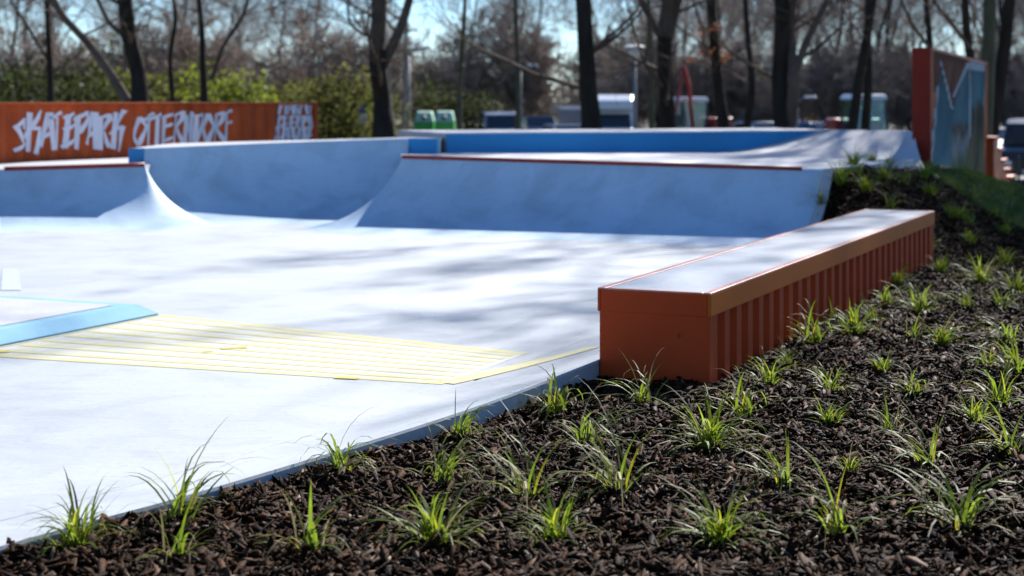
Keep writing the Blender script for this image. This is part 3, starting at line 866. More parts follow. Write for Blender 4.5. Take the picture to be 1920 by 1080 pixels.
# ------------------------------------------------------------------ bark mulch chips (real pieces)
def chips(name, mt_, n, seed, dmin, dmax, lmin, lmax, label, power=1.0):
    g = np.random.default_rng(seed)
    P = []
    tries = 0
    while len(P) < n and tries < n*8:
        tries += 1
        D = dmin + (dmax-dmin) * g.random() ** power
        xx = g.uniform(-0.36, 0.50) * D
        s, w = sw(xx, D)
        ew = edge_w(s)
        spill = w < ew + 0.004
        if spill and not (ew - 0.16*abs(g.normal(0, 0.5)) < w and s < 0 and lmax < 0.06 and g.random() < 0.025): continue
        if s > lawn_line(w) - 0.02: continue
        if 0.0 < s < 6.03 and -0.0 < w < 0.56: continue
        if w < 0.9 and s > 6.6 and w < -0.84: continue
        P.append((xx, D, floor_z(xx, D) + 0.004 if spill else bed_z(xx, D)))
    P = np.array(P); n = len(P)
    L_ = g.uniform(lmin, lmax, n) * (0.5 + g.random(n)); W_ = L_ * g.uniform(0.22, 0.55, n); T_ = g.uniform(0.003, 0.008, n)
    W_ = np.minimum(W_, 0.026)
    yaw = g.uniform(0, 2*np.pi, n); pit = g.normal(0, 0.42, n); rol = g.normal(0, 0.6, n)
    base = np.array([(-1, -.7, -1), (1, -.5, -1), (.85, .7, -1), (-.8, .9, -1), (-.9, -.5, 1), (.8, -.4, 1), (1.0, .4, 1), (-.95, .7, 1)], float)
    jit = g.normal(0, 0.22, (n, 8, 3)); jit[:, :, 2] *= 0.4
    V = (base[None] + jit) * 0.5
    V[:, :, 0] *= L_[:, None]; V[:, :, 1] *= W_[:, None]; V[:, :, 2] *= T_[:, None]
    cy, sy, cp, sp_, cr, sr = np.cos(yaw), np.sin(yaw), np.cos(pit), np.sin(pit), np.cos(rol), np.sin(rol)
    x, y, z = V[:, :, 0], V[:, :, 1], V[:, :, 2]
    y, z = y*cr[:, None] - z*sr[:, None], y*sr[:, None] + z*cr[:, None]
    x, z = x*cp[:, None] - z*sp_[:, None], x*sp_[:, None] + z*cp[:, None]
    x, y = x*cy[:, None] - y*sy[:, None], x*sy[:, None] + y*cy[:, None]
    lift = g.uniform(-0.004, 0.022, n)
    V = np.stack([x + P[:, 0:1], y + P[:, 1:2], z + P[:, 2:3] + lift[:, None]], -1).reshape(-1, 3)
    q = np.array([(0,3,2,1), (4,5,6,7), (0,1,5,4), (1,2,6,5), (2,3,7,6), (3,0,4,7)])
    Fc = (q[None] + (np.arange(n)*8)[:, None, None]).reshape(-1, 4)
    me = bpy.data.meshes.new(name)
    me.vertices.add(len(V)); me.vertices.foreach_set('co', V.astype(np.float32).ravel())
    me.loops.add(Fc.size); me.loops.foreach_set('vertex_index', Fc.astype(np.int32).ravel())
    me.polygons.add(len(Fc)); me.polygons.foreach_set('loop_start', np.arange(0, Fc.size, 4, dtype=np.int32))
    me.update(calc_edges=True); me.validate()
    me.materials.append(mt_)
    o = bpy.data.objects.new(name, me); scene.collection.objects.link(o)
    tag(o, label, 'mulch', kind='stuff'); return o
chips('bark_mulch', M['chip'], 47000, 11, 3.9, 9.0, 0.022, 0.062, 'dark shredded bark mulch covering the planting bed')
chips('bark_mulch', M['chip'], 24000, 12, 8.5, 19.0, 0.03, 0.075, 'dark bark mulch on the rising mound behind the ledge')
chips('wood_chips', M['chip_pale'], 3200, 13, 3.9, 13.0, 0.015, 0.05, 'paler wood chips scattered through the dark bark mulch', 1.2)

chips('bark_mulch', M['chip'], 3200, 14, 3.9, 10.0, 0.055, 0.105, 'larger flat bark flakes lying on top of the mulch')
chips('wood_chips', M['chip_mid'], 9000, 15, 3.9, 12.0, 0.02, 0.07, 'brown wood chips mixed through the bark mulch')

# lawn blades
def lawn_blades(n, seed):
    g = np.random.default_rng(seed)
    V = []; Fc = []
    for i in range(n):
        w = -1.0 + g.random()*6.5
        s = lawn_line(w) + (g.random()**1.6)*9.0
        x, y = xy(s, w)
        if x/y > 0.50: continue
        if s > 12.3 and w < -0.02*0 - 0.35 and s < 21 and abs((x-PO[0])*PNx + (y-PO[1])*PNy) < 0.22: continue
        z = bed_z(x, y) - 0.01
        h = g.uniform(0.03, 0.075); a = g.uniform(0, 6.28); wd = 0.006 + 0.004*g.random()
        lx, ly = g.normal(0, 0.025, 2)
        k = len(V)
        V += [(x - wd*math.cos(a), y - wd*math.sin(a), z), (x + wd*math.cos(a), y + wd*math.sin(a), z), (x+lx, y+ly, z+h)]
        Fc.append((k, k+1, k+2))
    mb = MB(); mb.v = V; mb.f = Fc
    tag(mb.build('lawn_grass', M['grass']), 'short green grass on the slope below the mural board', 'grass', kind='stuff')
lawn_blades(60000, 5)

# ------------------------------------------------------------------ sedge tufts
def blades(seed, n, hmin, hmax, wd, spread, arch, lean=(0, 0)):
    r = random.Random(seed); mb = MB()
    for i in range(n):
        a = r.uniform(0, 2*math.pi); h = r.uniform(hmin, hmax)
        rr = 0.028*math.sqrt(r.random()); ba = r.uniform(0, 6.283)
        p = Vector((rr*math.cos(ba), rr*math.sin(ba), -0.012))
        el = math.radians(r.uniform(90-spread, 88))
        drop = arch * r.uniform(0.4, 1.4)
        w0 = wd*r.uniform(0.6, 1.15)
        dirh = Vector((math.cos(a)+lean[0], math.sin(a)+lean[1], 0)).normalized()
        side = Vector((-dirh.y, dirh.x, 0))
        tw = r.uniform(-0.5, 0.5)
        n_ = 7; Lr, Rr = [], []
        q = p.copy(); seg = h/n_
        for k in range(n_+1):
            t = k/n_
            wk = w0*(1 - t**2.2)*(0.75+0.5*min(1, t*3)) + 0.0003
            sd_ = (side*math.cos(tw*t*2) + Vector((0, 0, 1))*math.sin(tw*t*2)*0.5)
            Lr.append(q - sd_*wk/2); Rr.append(q + sd_*wk/2)
            e = el - drop*(t**1.3)
            q = q + (dirh*math.cos(e) + Vector((0, 0, 1))*math.sin(e))*seg
        mb.grid([Lr, Rr])
    return mb
KINDS = []
for k, (n1, n2, n3, h0, h1, spd, ar, ln) in enumerate((
        (24, 9, 8, .14, .27, 55, 1.9, (0, 0)), (18, 9, 11, .13, .27, 60, 2.2, (-.6, -.2)), (36, 15, 7, .12, .25, 58, 1.7, (0, 0)),
        (13, 6, 9, .13, .30, 45, 1.8, (.4, 0)), (16, 11, 5, .10, .20, 50, 1.5, (0, .3)), (12, 5, 13, .15, .31, 62, 2.3, (-.8, .1)),
        (9, 5, 6, .10, .22, 50, 1.6, (.5, -.3)), (20, 6, 14, .13, .29, 65, 2.4, (.3, -.5)), (26, 14, 4, .09, .19, 48, 1.4, (-.2, 0)))):
    t = empty('sedge_tuft', (0, 0, 0))
    o1 = blades(100+k, int(n1*1.35), h0, h1, 0.0074, spd, ar, ln).build('green_blades', M['blade'], t)
    o2 = blades(200+k, n2, h0*0.8, h1*0.85, 0.0060, spd*0.9, ar*0.8, ln).build('yellow_blades', M['blade_yellow'], t)
    o3 = blades(300+k, n3, h0*1.1, h1*1.15, 0.0055, min(80, spd*1.3), ar*1.4, ln).build('dry_blades', M['blade_dry'], t)
    KINDS.append(t)
TU = [  # photo pixel of the base, kind, scale, zone
 (142,1035,0,.95,'e'),(332,982,3,.95,'e'),(330,1056,4,.95,'m'),(578,1040,4,1.1,'m'),(640,890,1,1.0,'e'),(815,1032,2,1.25,'m'),(825,915,0,1.05,'m'),(860,826,0,.85,'e'),
 (1045,780,1,1.05,'e'),(1098,842,1,1.0,'m'),(1210,762,3,1.0,'f'),(990,940,5,1.0,'m'),(1162,925,5,1.15,'m'),(1040,1026,0,1.05,'m'),(1330,846,0,1.05,'m'),(1395,786,1,1.15,'f'),
 (1440,727,0,1.0,'c'),(1470,910,5,1.0,'m'),(1560,742,0,1.0,'m'),(1555,802,4,1.0,'m'),(1655,702,4,.8,'m'),(1668,816,3,1.0,'m'),(1350,1022,2,1.1,'m'),(1575,1012,3,1.0,'m'),
 (1590,892,4,.7,'m'),(1740,876,5,1.0,'m'),(1800,1000,5,1.2,'m'),(1830,802,4,.9,'m'),(1872,762,0,1.0,'m'),(1762,652,4,1.0,'m'),(1526,650,1,1.2,'c'),(1600,632,2,1.1,'c'),
 (1727,588,2,1.15,'m'),(1772,656,2,.9,'m'),(1662,574,0,1.0,'c'),(1682,536,2,1.0,'c'),(1764,514,2,1.1,'m'),(1841,536,0,1.1,'m'),(1908,552,0,1.1,'m'),(1885,498,2,1.0,'m'),
 (1819,458,4,1.1,'m'),(1815,580,3,1.0,'m'),(1878,582,0,1.0,'m'),(1890,648,1,1.0,'m'),(1905,860,1,1.0,'m'),(1900,700,5,1.0,'m'),(1715,745,1,.9,'m'),
 (1600,313,2,1.25,'h'),(1539,392,3,1.2,'h'),(1576,347,2,1.3,'h'),(1624,361,2,1.2,'h'),(1658,342,0,1.2,'h'),(1663,316,4,1.2,'h'),(1732,336,0,1.3,'h'),(1743,368,4,1.3,'h'),
 (1824,377,3,1.2,'h'),(1780,409,4,1.2,'h'),(1799,413,2,1.1,'h'),(1669,391,4,1.2,'h'),(1822,425,0,1.1,'h'),(1885,442,4,1.1,'h'),(1635,305,4,1.2,'h'),(1862,408,4,1.0,'h'),(1705,425,0,1.0,'h'),(1610,330,4,1.2,'h'),(1700,352,3,1.1,'h'),
 (1560,600,3,.8,'c'),(1640,606,4,.9,'c'),(1745,470,0,1.0,'m'),(1710,640,3,.9,'m'),(1850,690,4,.8,'m'),(1480,690,4,.7,'c'),
]
ZL = {'e': (' planted close along the concrete edge', 'sedge tufts along the concrete edge'),
      'f': (' in the shade before the plain ledge end', 'sedge tufts before the ledge end'),
      'c': (' close beside the corrugated ledge side', 'sedge tufts beside the corrugated side'),
      'm': (' out in the flat bark mulch', 'sedge tufts in the open mulch'),
      'h': (' on the mulch mound beyond the ledge', 'sedge tufts on the mound')}
used = [False]*len(KINDS)
SWAP = {0: (0, 7, 2), 4: (4, 8, 6), 3: (3, 6, 3), 2: (2, 2, 8), 1: (1, 7, 1), 5: (5, 5, 7)}
LOOK = ('fountain shaped sedge tuft', 'sedge tuft leaning to one side', 'dense full sedge tuft', 'sparse sedge tuft with long upright blades', 'compact yellowish sedge tuft',
        'sprawling straw streaked sedge tuft', 'small thin sedge tuft', 'wide drooping sedge tuft', 'short stubby sedge tuft')
for (x, y, k, sc, zn) in TU:
    k = SWAP[k][rng.randrange(3)]
    h = hit(x, y)
    if h is None: continue
    s, w = sw(h[0], h[1])
    t = KINDS[k] if not used[k] else copy_tree(KINDS[k])
    if used[k] is False: used[k] = True
    t.location = (h[0], h[1], h[2] + 0.004)
    t.rotation_euler = (0, 0, rng.uniform(-0.7, 0.7) if k in (1, 5) else rng.uniform(0, 6.28))
    sc *= rng.uniform(0.98, 1.34)
    t.scale = (sc, sc, sc*rng.uniform(0.9, 1.1))
    tag(t, LOOK[k] + ZL[zn][0], 'sedge', ZL[zn][1])

# ------------------------------------------------------------------ trees
def grow(mbs, p, d, length, r, level, maxl, rnd, trop=0.10, wob=0.22, dens=1.0, rmin=0.006):
    nseg = (9, 7, 5, 4, 3, 3)[min(level, 5)]
    pts = [Vector(p)]; rad = [r]
    d = Vector(d).normalized(); seg = length/nseg
    for i in range(nseg):
        d = (d + Vector((rnd.gauss(0, wob), rnd.gauss(0, wob), rnd.gauss(0, wob*0.7) + trop))*0.55).normalized()
        pts.append(pts[-1] + d*seg)
        rad.append(max(rmin, r*(1 - 0.80*((i+1)/nseg))))
    mb = mbs[min(level, len(mbs)-1)]
    mb.tube(pts, rad, (7, 6, 4, 3, 3, 3)[min(level, 5)], cap=False)
    if level >= maxl: return
    nch = int(((11, 8, 6, 5, 4)[min(level, 4)]) * dens * rnd.uniform(0.8, 1.2))
    for c in range(nch):
        t = rnd.uniform(0.28 if level == 0 else 0.15, 1.0)
        i = min(nseg-1, int(t*nseg)); f = t*nseg - i
        q = pts[i].lerp(pts[i+1], f); ax = (pts[i+1]-pts[i]).normalized()
        side = Vector((rnd.gauss(0, 1), rnd.gauss(0, 1), rnd.gauss(0, 0.6)))
        side = (side - ax*side.dot(ax)).normalized()
        sp = rnd.uniform(0.55, 1.1)
        nd = (ax*math.cos(sp) + side*math.sin(sp))
        rr = (rad[i] + (rad[i+1]-rad[i])*f) * rnd.uniform(0.35, 0.6)
        grow(mbs, q, nd, length*rnd.uniform(0.35, 0.6)*(1.15-0.5*t), max(rr, rmin), level+1, maxl, rnd, trop*0.8, wob, dens, rmin)

def gz(x, y): return ground_z(x, y)

def key_tree(stems, D, seed, label, bark='bark', twig='twig', maxl=4, height=15.0, name='bare_tree', group=None, dens=1.0):
    """stems: list of (polyline of photo pixels with width px); first is the main trunk from the ground"""
    rnd = random.Random(seed)
    b = px(stems[0][0][0], stems[0][0][1], D); g0 = gz(b.x, b.y)
    root = empty(name, (b.x, b.y, g0))
    mt_, ml = MB(), MB()
    for si, st in enumerate(stems):
        pts = []; rad = []
        for (x, y, wpx) in st:
            q = px(x, y, D) - Vector((b.x, b.y, g0))
            q.y += 0.25*rnd.uniform(-1, 1)*(0 if len(pts) == 0 and si == 0 else 1)
            pts.append(q); rad.append(wpx/F*D/2)
        if si == 0:
            pts.insert(0, Vector((0, 0, -0.25))); rad.insert(0, rad[0]*1.35)
            pts.insert(1, Vector((0, 0, 0.35))); rad.insert(1, rad[1]*1.08)
        # smooth
        sm = catmull([(*p, r) for p, r in zip(pts, rad)], 4)
        tgt = mt_ if si == 0 else ml
        tgt.tube([Vector(q[:3]) for q in sm], [max(q[3], 0.01) for q in sm], 9 if si == 0 else 7, cap=False)
        # continue upward beyond the picture
        tip = Vector(sm[-1][:3]); dd = (Vector(sm[-1][:3]) - Vector(sm[-4][:3])).normalized()
        rr = sm[-1][3]
        rest = max(3.0, (height - tip.z) * (1.0 if rr > 0.08 else 0.45))
        grow([ml], tip, (dd*0.7 + Vector((0, 0, 0.5))), rest, rr, 0, maxl, rnd, dens=dens)
        # a few side twigs low down
        for k in range(4 if si else 3):
            i = rnd.randrange(len(sm)//2, len(sm)); a = rnd.uniform(0, 6.28)
            grow([ml], Vector(sm[i][:3]), Vector((math.cos(a), math.sin(a)*0.6, 0.35)), rnd.uniform(1.5, 3.5), max(0.015, sm[i][3]*0.3), 2, maxl, rnd, dens=dens)
    mt_.build('trunk', M[bark], root, smooth=True)
    ml.build('crown', M[twig], root, smooth=True)
    return tag(root, label, 'tree', group)

key_tree([[(262,200,36),(256,140,30),(240,70,29),(236,0,28)], [(236,190,20),(205,140,17),(160,80,15),(120,30,13),(95,-20,11)], [(245,75,12),(205,45,8),(185,0,7)]], 38, 1,
         'stout dark bare tree with a heavy side limb behind the lettered wall')
key_tree([[(720,252,44),(715,190,34),(710,130,32),(708,95,30)], [(708,105,20),(705,50,18),(703,-10,16)], [(716,125,24),(738,85,20),(756,40,18),(772,-10,15)], [(690,68,7),(672,58,6),(655,38,5),(652,0,4)]], 36, 2,
         'dark forked bare tree standing behind the taller quarter pipe')
key_tree([[(1110,248,40),(1104,170,34),(1098,80,31),(1094,-10,30)]], 38, 3, 'thick straight dark trunk between the parked motorhome and caravan')
key_tree([[(1252,248,32),(1248,170,28),(1246,110,28),(1246,70,27)], [(1246,80,17),(1222,40,13),(1200,0,11),(1190,-20,10)], [(1248,85,22),(1262,40,20),(1270,-10,19)]], 42, 4,
         'dark trunk forking into two limbs in front of the red digger arm')
leaf_tree = key_tree([[(1358,246,26),(1350,180,20),(1342,100,18),(1335,0,17)]], 45, 5, 'slim leaning dark trunk with a few dead orange leaves')
key_tree([[(1466,244,30),(1464,150,30),(1466,60,28),(1464,-10,26)], [(1482,235,24),(1486,150,22),(1484,60,17),(1486,-10,15)], [(1490,140,17),(1512,80,14),(1538,25,12),(1556,-15,10)]], 38, 6,
         'broad double dark trunk with a limb rising at a slant')
key_tree([[(1622,244,18),(1625,160,16),(1628,70,15),(1626,-10,14)]], 45, 7, 'slim straight dark trunk in front of the glazed machine cab')
key_tree([[(862,252,12),(862,150,10),(870,60,8),(872,-10,7)]], 50, 8, 'thin greenish trunk beside the green recycling bins', 'bark_green')
key_tree([[(756,254,8),(759,160,8),(762,60,6),(764,0,5)]], 50, 9, 'thin pale straight stem before the green recycling bins', 'bark_pale', maxl=3)
key_tree([[(738,254,9),(732,190,7),(729,130,6),(722,60,4)]], 48, 10, 'thin pale stem rising close beside the dark forked tree', 'bark_pale', maxl=3)
key_tree([[(383,200,15),(380,120,13),(376,60,11),(372,-10,9)], [(398,150,9),(420,90,8),(455,30,7),(470,-10,6)]], 44, 11, 'slender bare tree with rising limbs behind the painted letters')
key_tree([[(95,200,14),(92,120,12),(88,50,10),(90,-10,9)], [(92,120,8),(60,60,6),(30,10,5)]], 46, 12, 'slender crooked bare tree above the start of the lettered wall')
key_tree([[(1835,252,20),(1828,150,18),(1815,70,16),(1812,-10,14)], [(1820,90,9),(1790,50,8),(1760,10,7)]], 48, 13, 'dark bare tree with spreading limbs behind the mural board')
key_tree([[(1745,252,16),(1746,120,14),(1742,50,12),(1738,-10,11)], [(1744,90,8),(1710,50,7),(1690,10,6)]], 52, 14, 'bare tree with low limbs just behind the red board end')
key_tree([[(1400,248,16),(1408,160,13),(1404,80,11),(1395,-10,9)]], 58, 15, 'slim trunk between the slim leaning trunk and the double trunk')
key_tree([[(1222,248,12),(1222,160,10),(1218,60,9),(1214,-10,8)]], 55, 16, 'slim mossy trunk beside the globe street lamp', 'bark_green')
key_tree([[(970,250,12),(972,160,10),(968,60,9),(966,-10,8)]], 60, 17, 'slim trunk rising over the silver van', 'bark_green')
key_tree([[(325,200,12),(318,110,9),(330,40,8),(326,-10,7)]], 50, 18, 'slender bare tree behind the first letters of the second word')

# tree kinds for the wood beyond
def wood_tree(seed, h, maxl=4, dens=1.0, low=False, twig='twig_far', bark='bark'):
    rnd = random.Random(seed)
    root = empty('woodland_tree')
    a, b = MB(), MB()
    r = h*0.011
    if low:
        for k in range(5):
            an = rnd.uniform(0, 6.28)
            grow([a, b], (0.1*math.cos(an), 0.1*math.sin(an), -0.2), (0.45*math.cos(an), 0.45*math.sin(an), 1), h*rnd.uniform(0.7, 1.0), r*0.7, 0, 3, rnd, dens=dens, rmin=0.014)
    else:
        grow([a, b], (0, 0, -0.2), (rnd.gauss(0, .04), rnd.gauss(0, .04), 1), h, r, 0, maxl, rnd, trop=0.12, wob=0.14, dens=dens, rmin=0.009)
    a.build('trunk', M[bark], root, smooth=True); b.build('crown', M[twig], root, smooth=True)
    return root
WK = [wood_tree(31, 15), wood_tree(32, 17), wood_tree(33, 13, dens=1.1), wood_tree(34, 16, bark='bark_green')]
SK = [wood_tree(41, 6.5, low=True, dens=1.5), wood_tree(42, 5.5, low=True, dens=1.5), wood_tree(43, 7.5, low=True, dens=1.4)]
for t in SK: t.name = 'bare_shrub'
placed = {}
def place(kind_list, i, x, y, sc, label, group, cat='tree', rz=None):
    t = kind_list[i]
    key = t.name
    if placed.get(key): t = copy_tree(t)
    placed[key] = True
    t.location = (x, y, gz(x, y) - 0.05)
    t.rotation_euler = (0, 0, rng.uniform(0, 6.28) if rz is None else rz)
    t.scale = (sc, sc, sc*rng.uniform(0.92, 1.1))
    tag(t, label, cat, group)
    return t
# trees standing sunward of the park, which streak the floor with shade
for (x, y, k, sc) in ((11.0, 32.2, 1, 1.0), (11.4, 30.0, 2, 1.1), (10.8, 37.5, 3, 1.1), (12.4, 42.0, 1, 1.1), (17.2, 33.0, 2, 1.1), (14.6, 39.0, 0, 1.1), (9.2, 43.5, 2, 1.15)):
    place(WK, k, x, y, sc, 'tall bare tree shading the park from beyond the lawn', 'tall trees beyond the lawn')
# mid and far wood
def wood_zone(x, y):
    c = 960 + F*x/y
    for lim, z in ((330, 'far behind the stout dark tree'), (600, 'far behind the end of the lettered wall'), (740, 'far behind the dark forked tree'),
                   (900, 'far behind the green recycling bins'), (985, 'far behind the silver van'), (1120, 'far behind the caravan'), (1215, 'far behind the motorhome'),
                   (1340, 'far behind the red digger'), (1460, 'far behind the slim leaning trunk'), (1570, 'far behind the blue car'), (1700, 'far behind the dark digger'),
                   (1850, 'far behind the mural board')):
        if c < lim: return z
    return 'far behind the black van'
pos = []
def far_ok(x, y, dmin):
    return all((x-a)**2 + (y-b)**2 > dmin*dmin for a, b in pos)
n = 0
while n < 84:
    y = rng.uniform(70, 170)
    u = rng.uniform(-0.36, 0.36)
    dens_here = 0.22 if u < 0.0 else (0.6 if u < 0.06 else 1.0)
    if rng.random() > dens_here: continue
    x = u*y
    if y < 96 and -15 < x < 46: continue
    if not far_ok(x, y, 1.9): continue
    pos.append((x, y)); n += 1
    place(WK, rng.randrange(4), x, y, rng.uniform(0.75, 1.15), 'bare grey brown tree in the wood ' + wood_zone(x, y), 'bare trees of the wood')
n = 0
while n < 84:
    y = rng.uniform(90, 150); u = rng.uniform(-0.36, 0.36)
    if rng.random() > (0.12 if u < 0.04 else 1.0): continue
    x = u*y
    if not far_ok(x, y, 1.2): continue
    pos.append((x, y)); n += 1
    place(SK, rng.randrange(3), x, y, rng.uniform(0.55, 1.0), 'bare brown thicket shrub in the wood ' + wood_zone(x, y), 'bare shrubs of the wood', 'shrub')

# twiggy young trees among the bushes behind the lettered wall
for (pxx, D, k, sc, lab) in ((20, 58, 0, .8, 'twiggy bare shrub rising over the dark van'), (150, 62, 1, .95, 'twiggy bare shrub between the crooked tree and the stout tree'),
        (285, 58, 2, .75, 'twiggy bare shrub just past the stout dark trunk'), (420, 60, 0, .85, 'twiggy bare shrub by the bright green bush'), (500, 66, 1, 1.0, 'twiggy bare shrub over the end of the lettered wall'),
        (585, 70, 2, .85, 'twiggy bare shrub over the rounded olive bush'), (650, 76, 0, 1.0, 'twiggy bare shrub close behind the dark forked tree'), (800, 92, 1, 1.1, 'twiggy bare shrub over the recycling bins'),
        (900, 96, 2, 1.0, 'twiggy bare shrub behind the greenish trunk'), (1010, 95, 0, 1.2, 'twiggy bare shrub behind the navy car')):
    place(SK, k, (pxx-960)/F*D, D, sc, lab, 'twiggy shrubs behind the park', 'shrub')

# leafy shrubs
def bush(seed, w, h, n, m, leaf=0.13, stems=7):
    rnd = random.Random(seed); root = empty('leafy_bush')
    lobes = [(rnd.uniform(-.34, .34)*w, rnd.uniform(-.3, .3)*w, rnd.uniform(.30, .78)*h, rnd.uniform(.16, .30)*w, rnd.uniform(.13, .26)*h) for _ in range(13)]
    g = np.random.default_rng(seed); V = []; Fc = []
    for i in range(n):
        lx_, ly_, lz_, rx, rz = lobes[rnd.randrange(len(lobes))]
        v = g.normal(0, 1, 3); v /= np.linalg.norm(v); rad_ = g.random()**0.45
        c = np.array((lx_+v[0]*rx*rad_, ly_+v[1]*rx*rad_, max(0.1, lz_+v[2]*rz*rad_)))
        a = g.normal(0, 1, 3); a /= np.linalg.norm(a); b = np.cross(a, g.normal(0, 1, 3)); b /= np.linalg.norm(b)
        s_ = leaf*g.uniform(0.6, 1.3); k = len(V)
        V += [tuple(c - a*s_), tuple(c + b*s_*0.45), tuple(c + a*s_), tuple(c - b*s_*0.45)]
        Fc.append((k, k+1, k+2, k+3))
    mb = MB(); mb.v = V; mb.f = Fc; mb.build('crown', M[m], root)
    mb = MB()
    for i in range(stems):
        an = rnd.uniform(0, 6.28); lb = lobes[i % len(lobes)]
        mb.tube([(0.1*math.cos(an), 0.1*math.sin(an), -0.2), (lb[0]*0.5, lb[1]*0.5, lb[2]*0.55), (lb[0], lb[1], lb[2])], [0.06, 0.04, 0.015], 5, cap=False)
    mb.build('trunk', M['bark'], root)
    return root
BK = [bush(51, 5.0, 4.0, 2600, 'leaf', 0.11), bush(52, 5.0, 3.7, 2600, 'leaf_dark', 0.11), bush(53, 3.0, 3.8, 1900, 'leaf_bright', 0.11)]
for (pxx, D, k, sc, lab) in (
        (40, 50, 1, 1.1, 'dark evergreen bush behind the first painted letters'), (120, 54, 1, 1.1, 'dark evergreen bush behind the crooked bare tree'),
        (190, 50, 1, 0.85, 'dark evergreen bush close behind the stout dark tree'), (300, 52, 0, 1.0, 'olive green bush behind the start of the second word'),
        (365, 56, 0, 1.05, 'olive green bush behind the slender rising tree'), (445, 50, 2, 1.12, 'bright spring green bush above the end of the lettered wall'),
        (540, 62, 0, 0.95, 'rounded olive bush behind the white scrawl on the wall'), (610, 58, 0, 1.05, 'large rounded olive bush beside the dark forked tree'),
        (665, 60, 0, 0.85, 'olive bush right behind the dark forked trunk'), (810, 84, 1, 1.15, 'dark evergreen bush behind the green recycling bins'),
        (250, 60, 0, 1.3, 'tall olive bush seen past the stout dark trunk'), (-20, 56, 1, 1.2, 'dark evergreen bush above the dark van roof'),
        (900, 100, 1, 1.2, 'dark evergreen bush far behind the silver van'), (560, 74, 1, 1.2, 'dark bush far behind the rounded olive bush')):
    place(BK, k, (pxx-960)/F*D, D, sc, lab, 'leafy bushes behind the park', 'bush')

# dead orange leaves clinging to one tree
def leaf_spray(centres, D, seed, label):
    g = np.random.default_rng(seed); mb = MB()
    c0 = px(*centres[0][:2], D)
    c0 = Vector(leaf_tree.location)
    root = leaf_tree
    for (x, y, rp_, n) in centres:
        c = np.array(px(x, y, D) - c0); rr = rp_/F*D
        for i in range(n):
            p = c + g.normal(0, 0.45, 3)*rr
            a = g.normal(0, 1, 3); a /= np.linalg.norm(a); b = np.cross(a, g.normal(0, 1, 3)); b /= np.linalg.norm(b)
            s_ = 0.05*g.uniform(0.7, 1.3)
            mb.poly([tuple(p-a*s_), tuple(p+b*s_*.6), tuple(p+a*s_), tuple(p-b*s_*.6)])
    mb.build('dead_leaves', M['leaf_brown'], root)
    mt2 = MB()
    for (x, y, rp_, n) in centres:
        e = px(x, y, D) - c0; st = px(1342, y+22, 45) - c0
        mt2.tube([st, st.lerp(e, 0.5) + Vector((0, 0, 0.12)), e], [0.03, 0.018, 0.006], 5, cap=False)
    mt2.build('low_twigs', M['twig'], root)
leaf_spray([(1316,55,14,30),(1340,50,12,20),(1325,100,16,40),(1300,112,10,20),(1362,104,16,26)], 44.6, 8, 'dead orange leaves clinging to twigs of the slim leaning trunk')

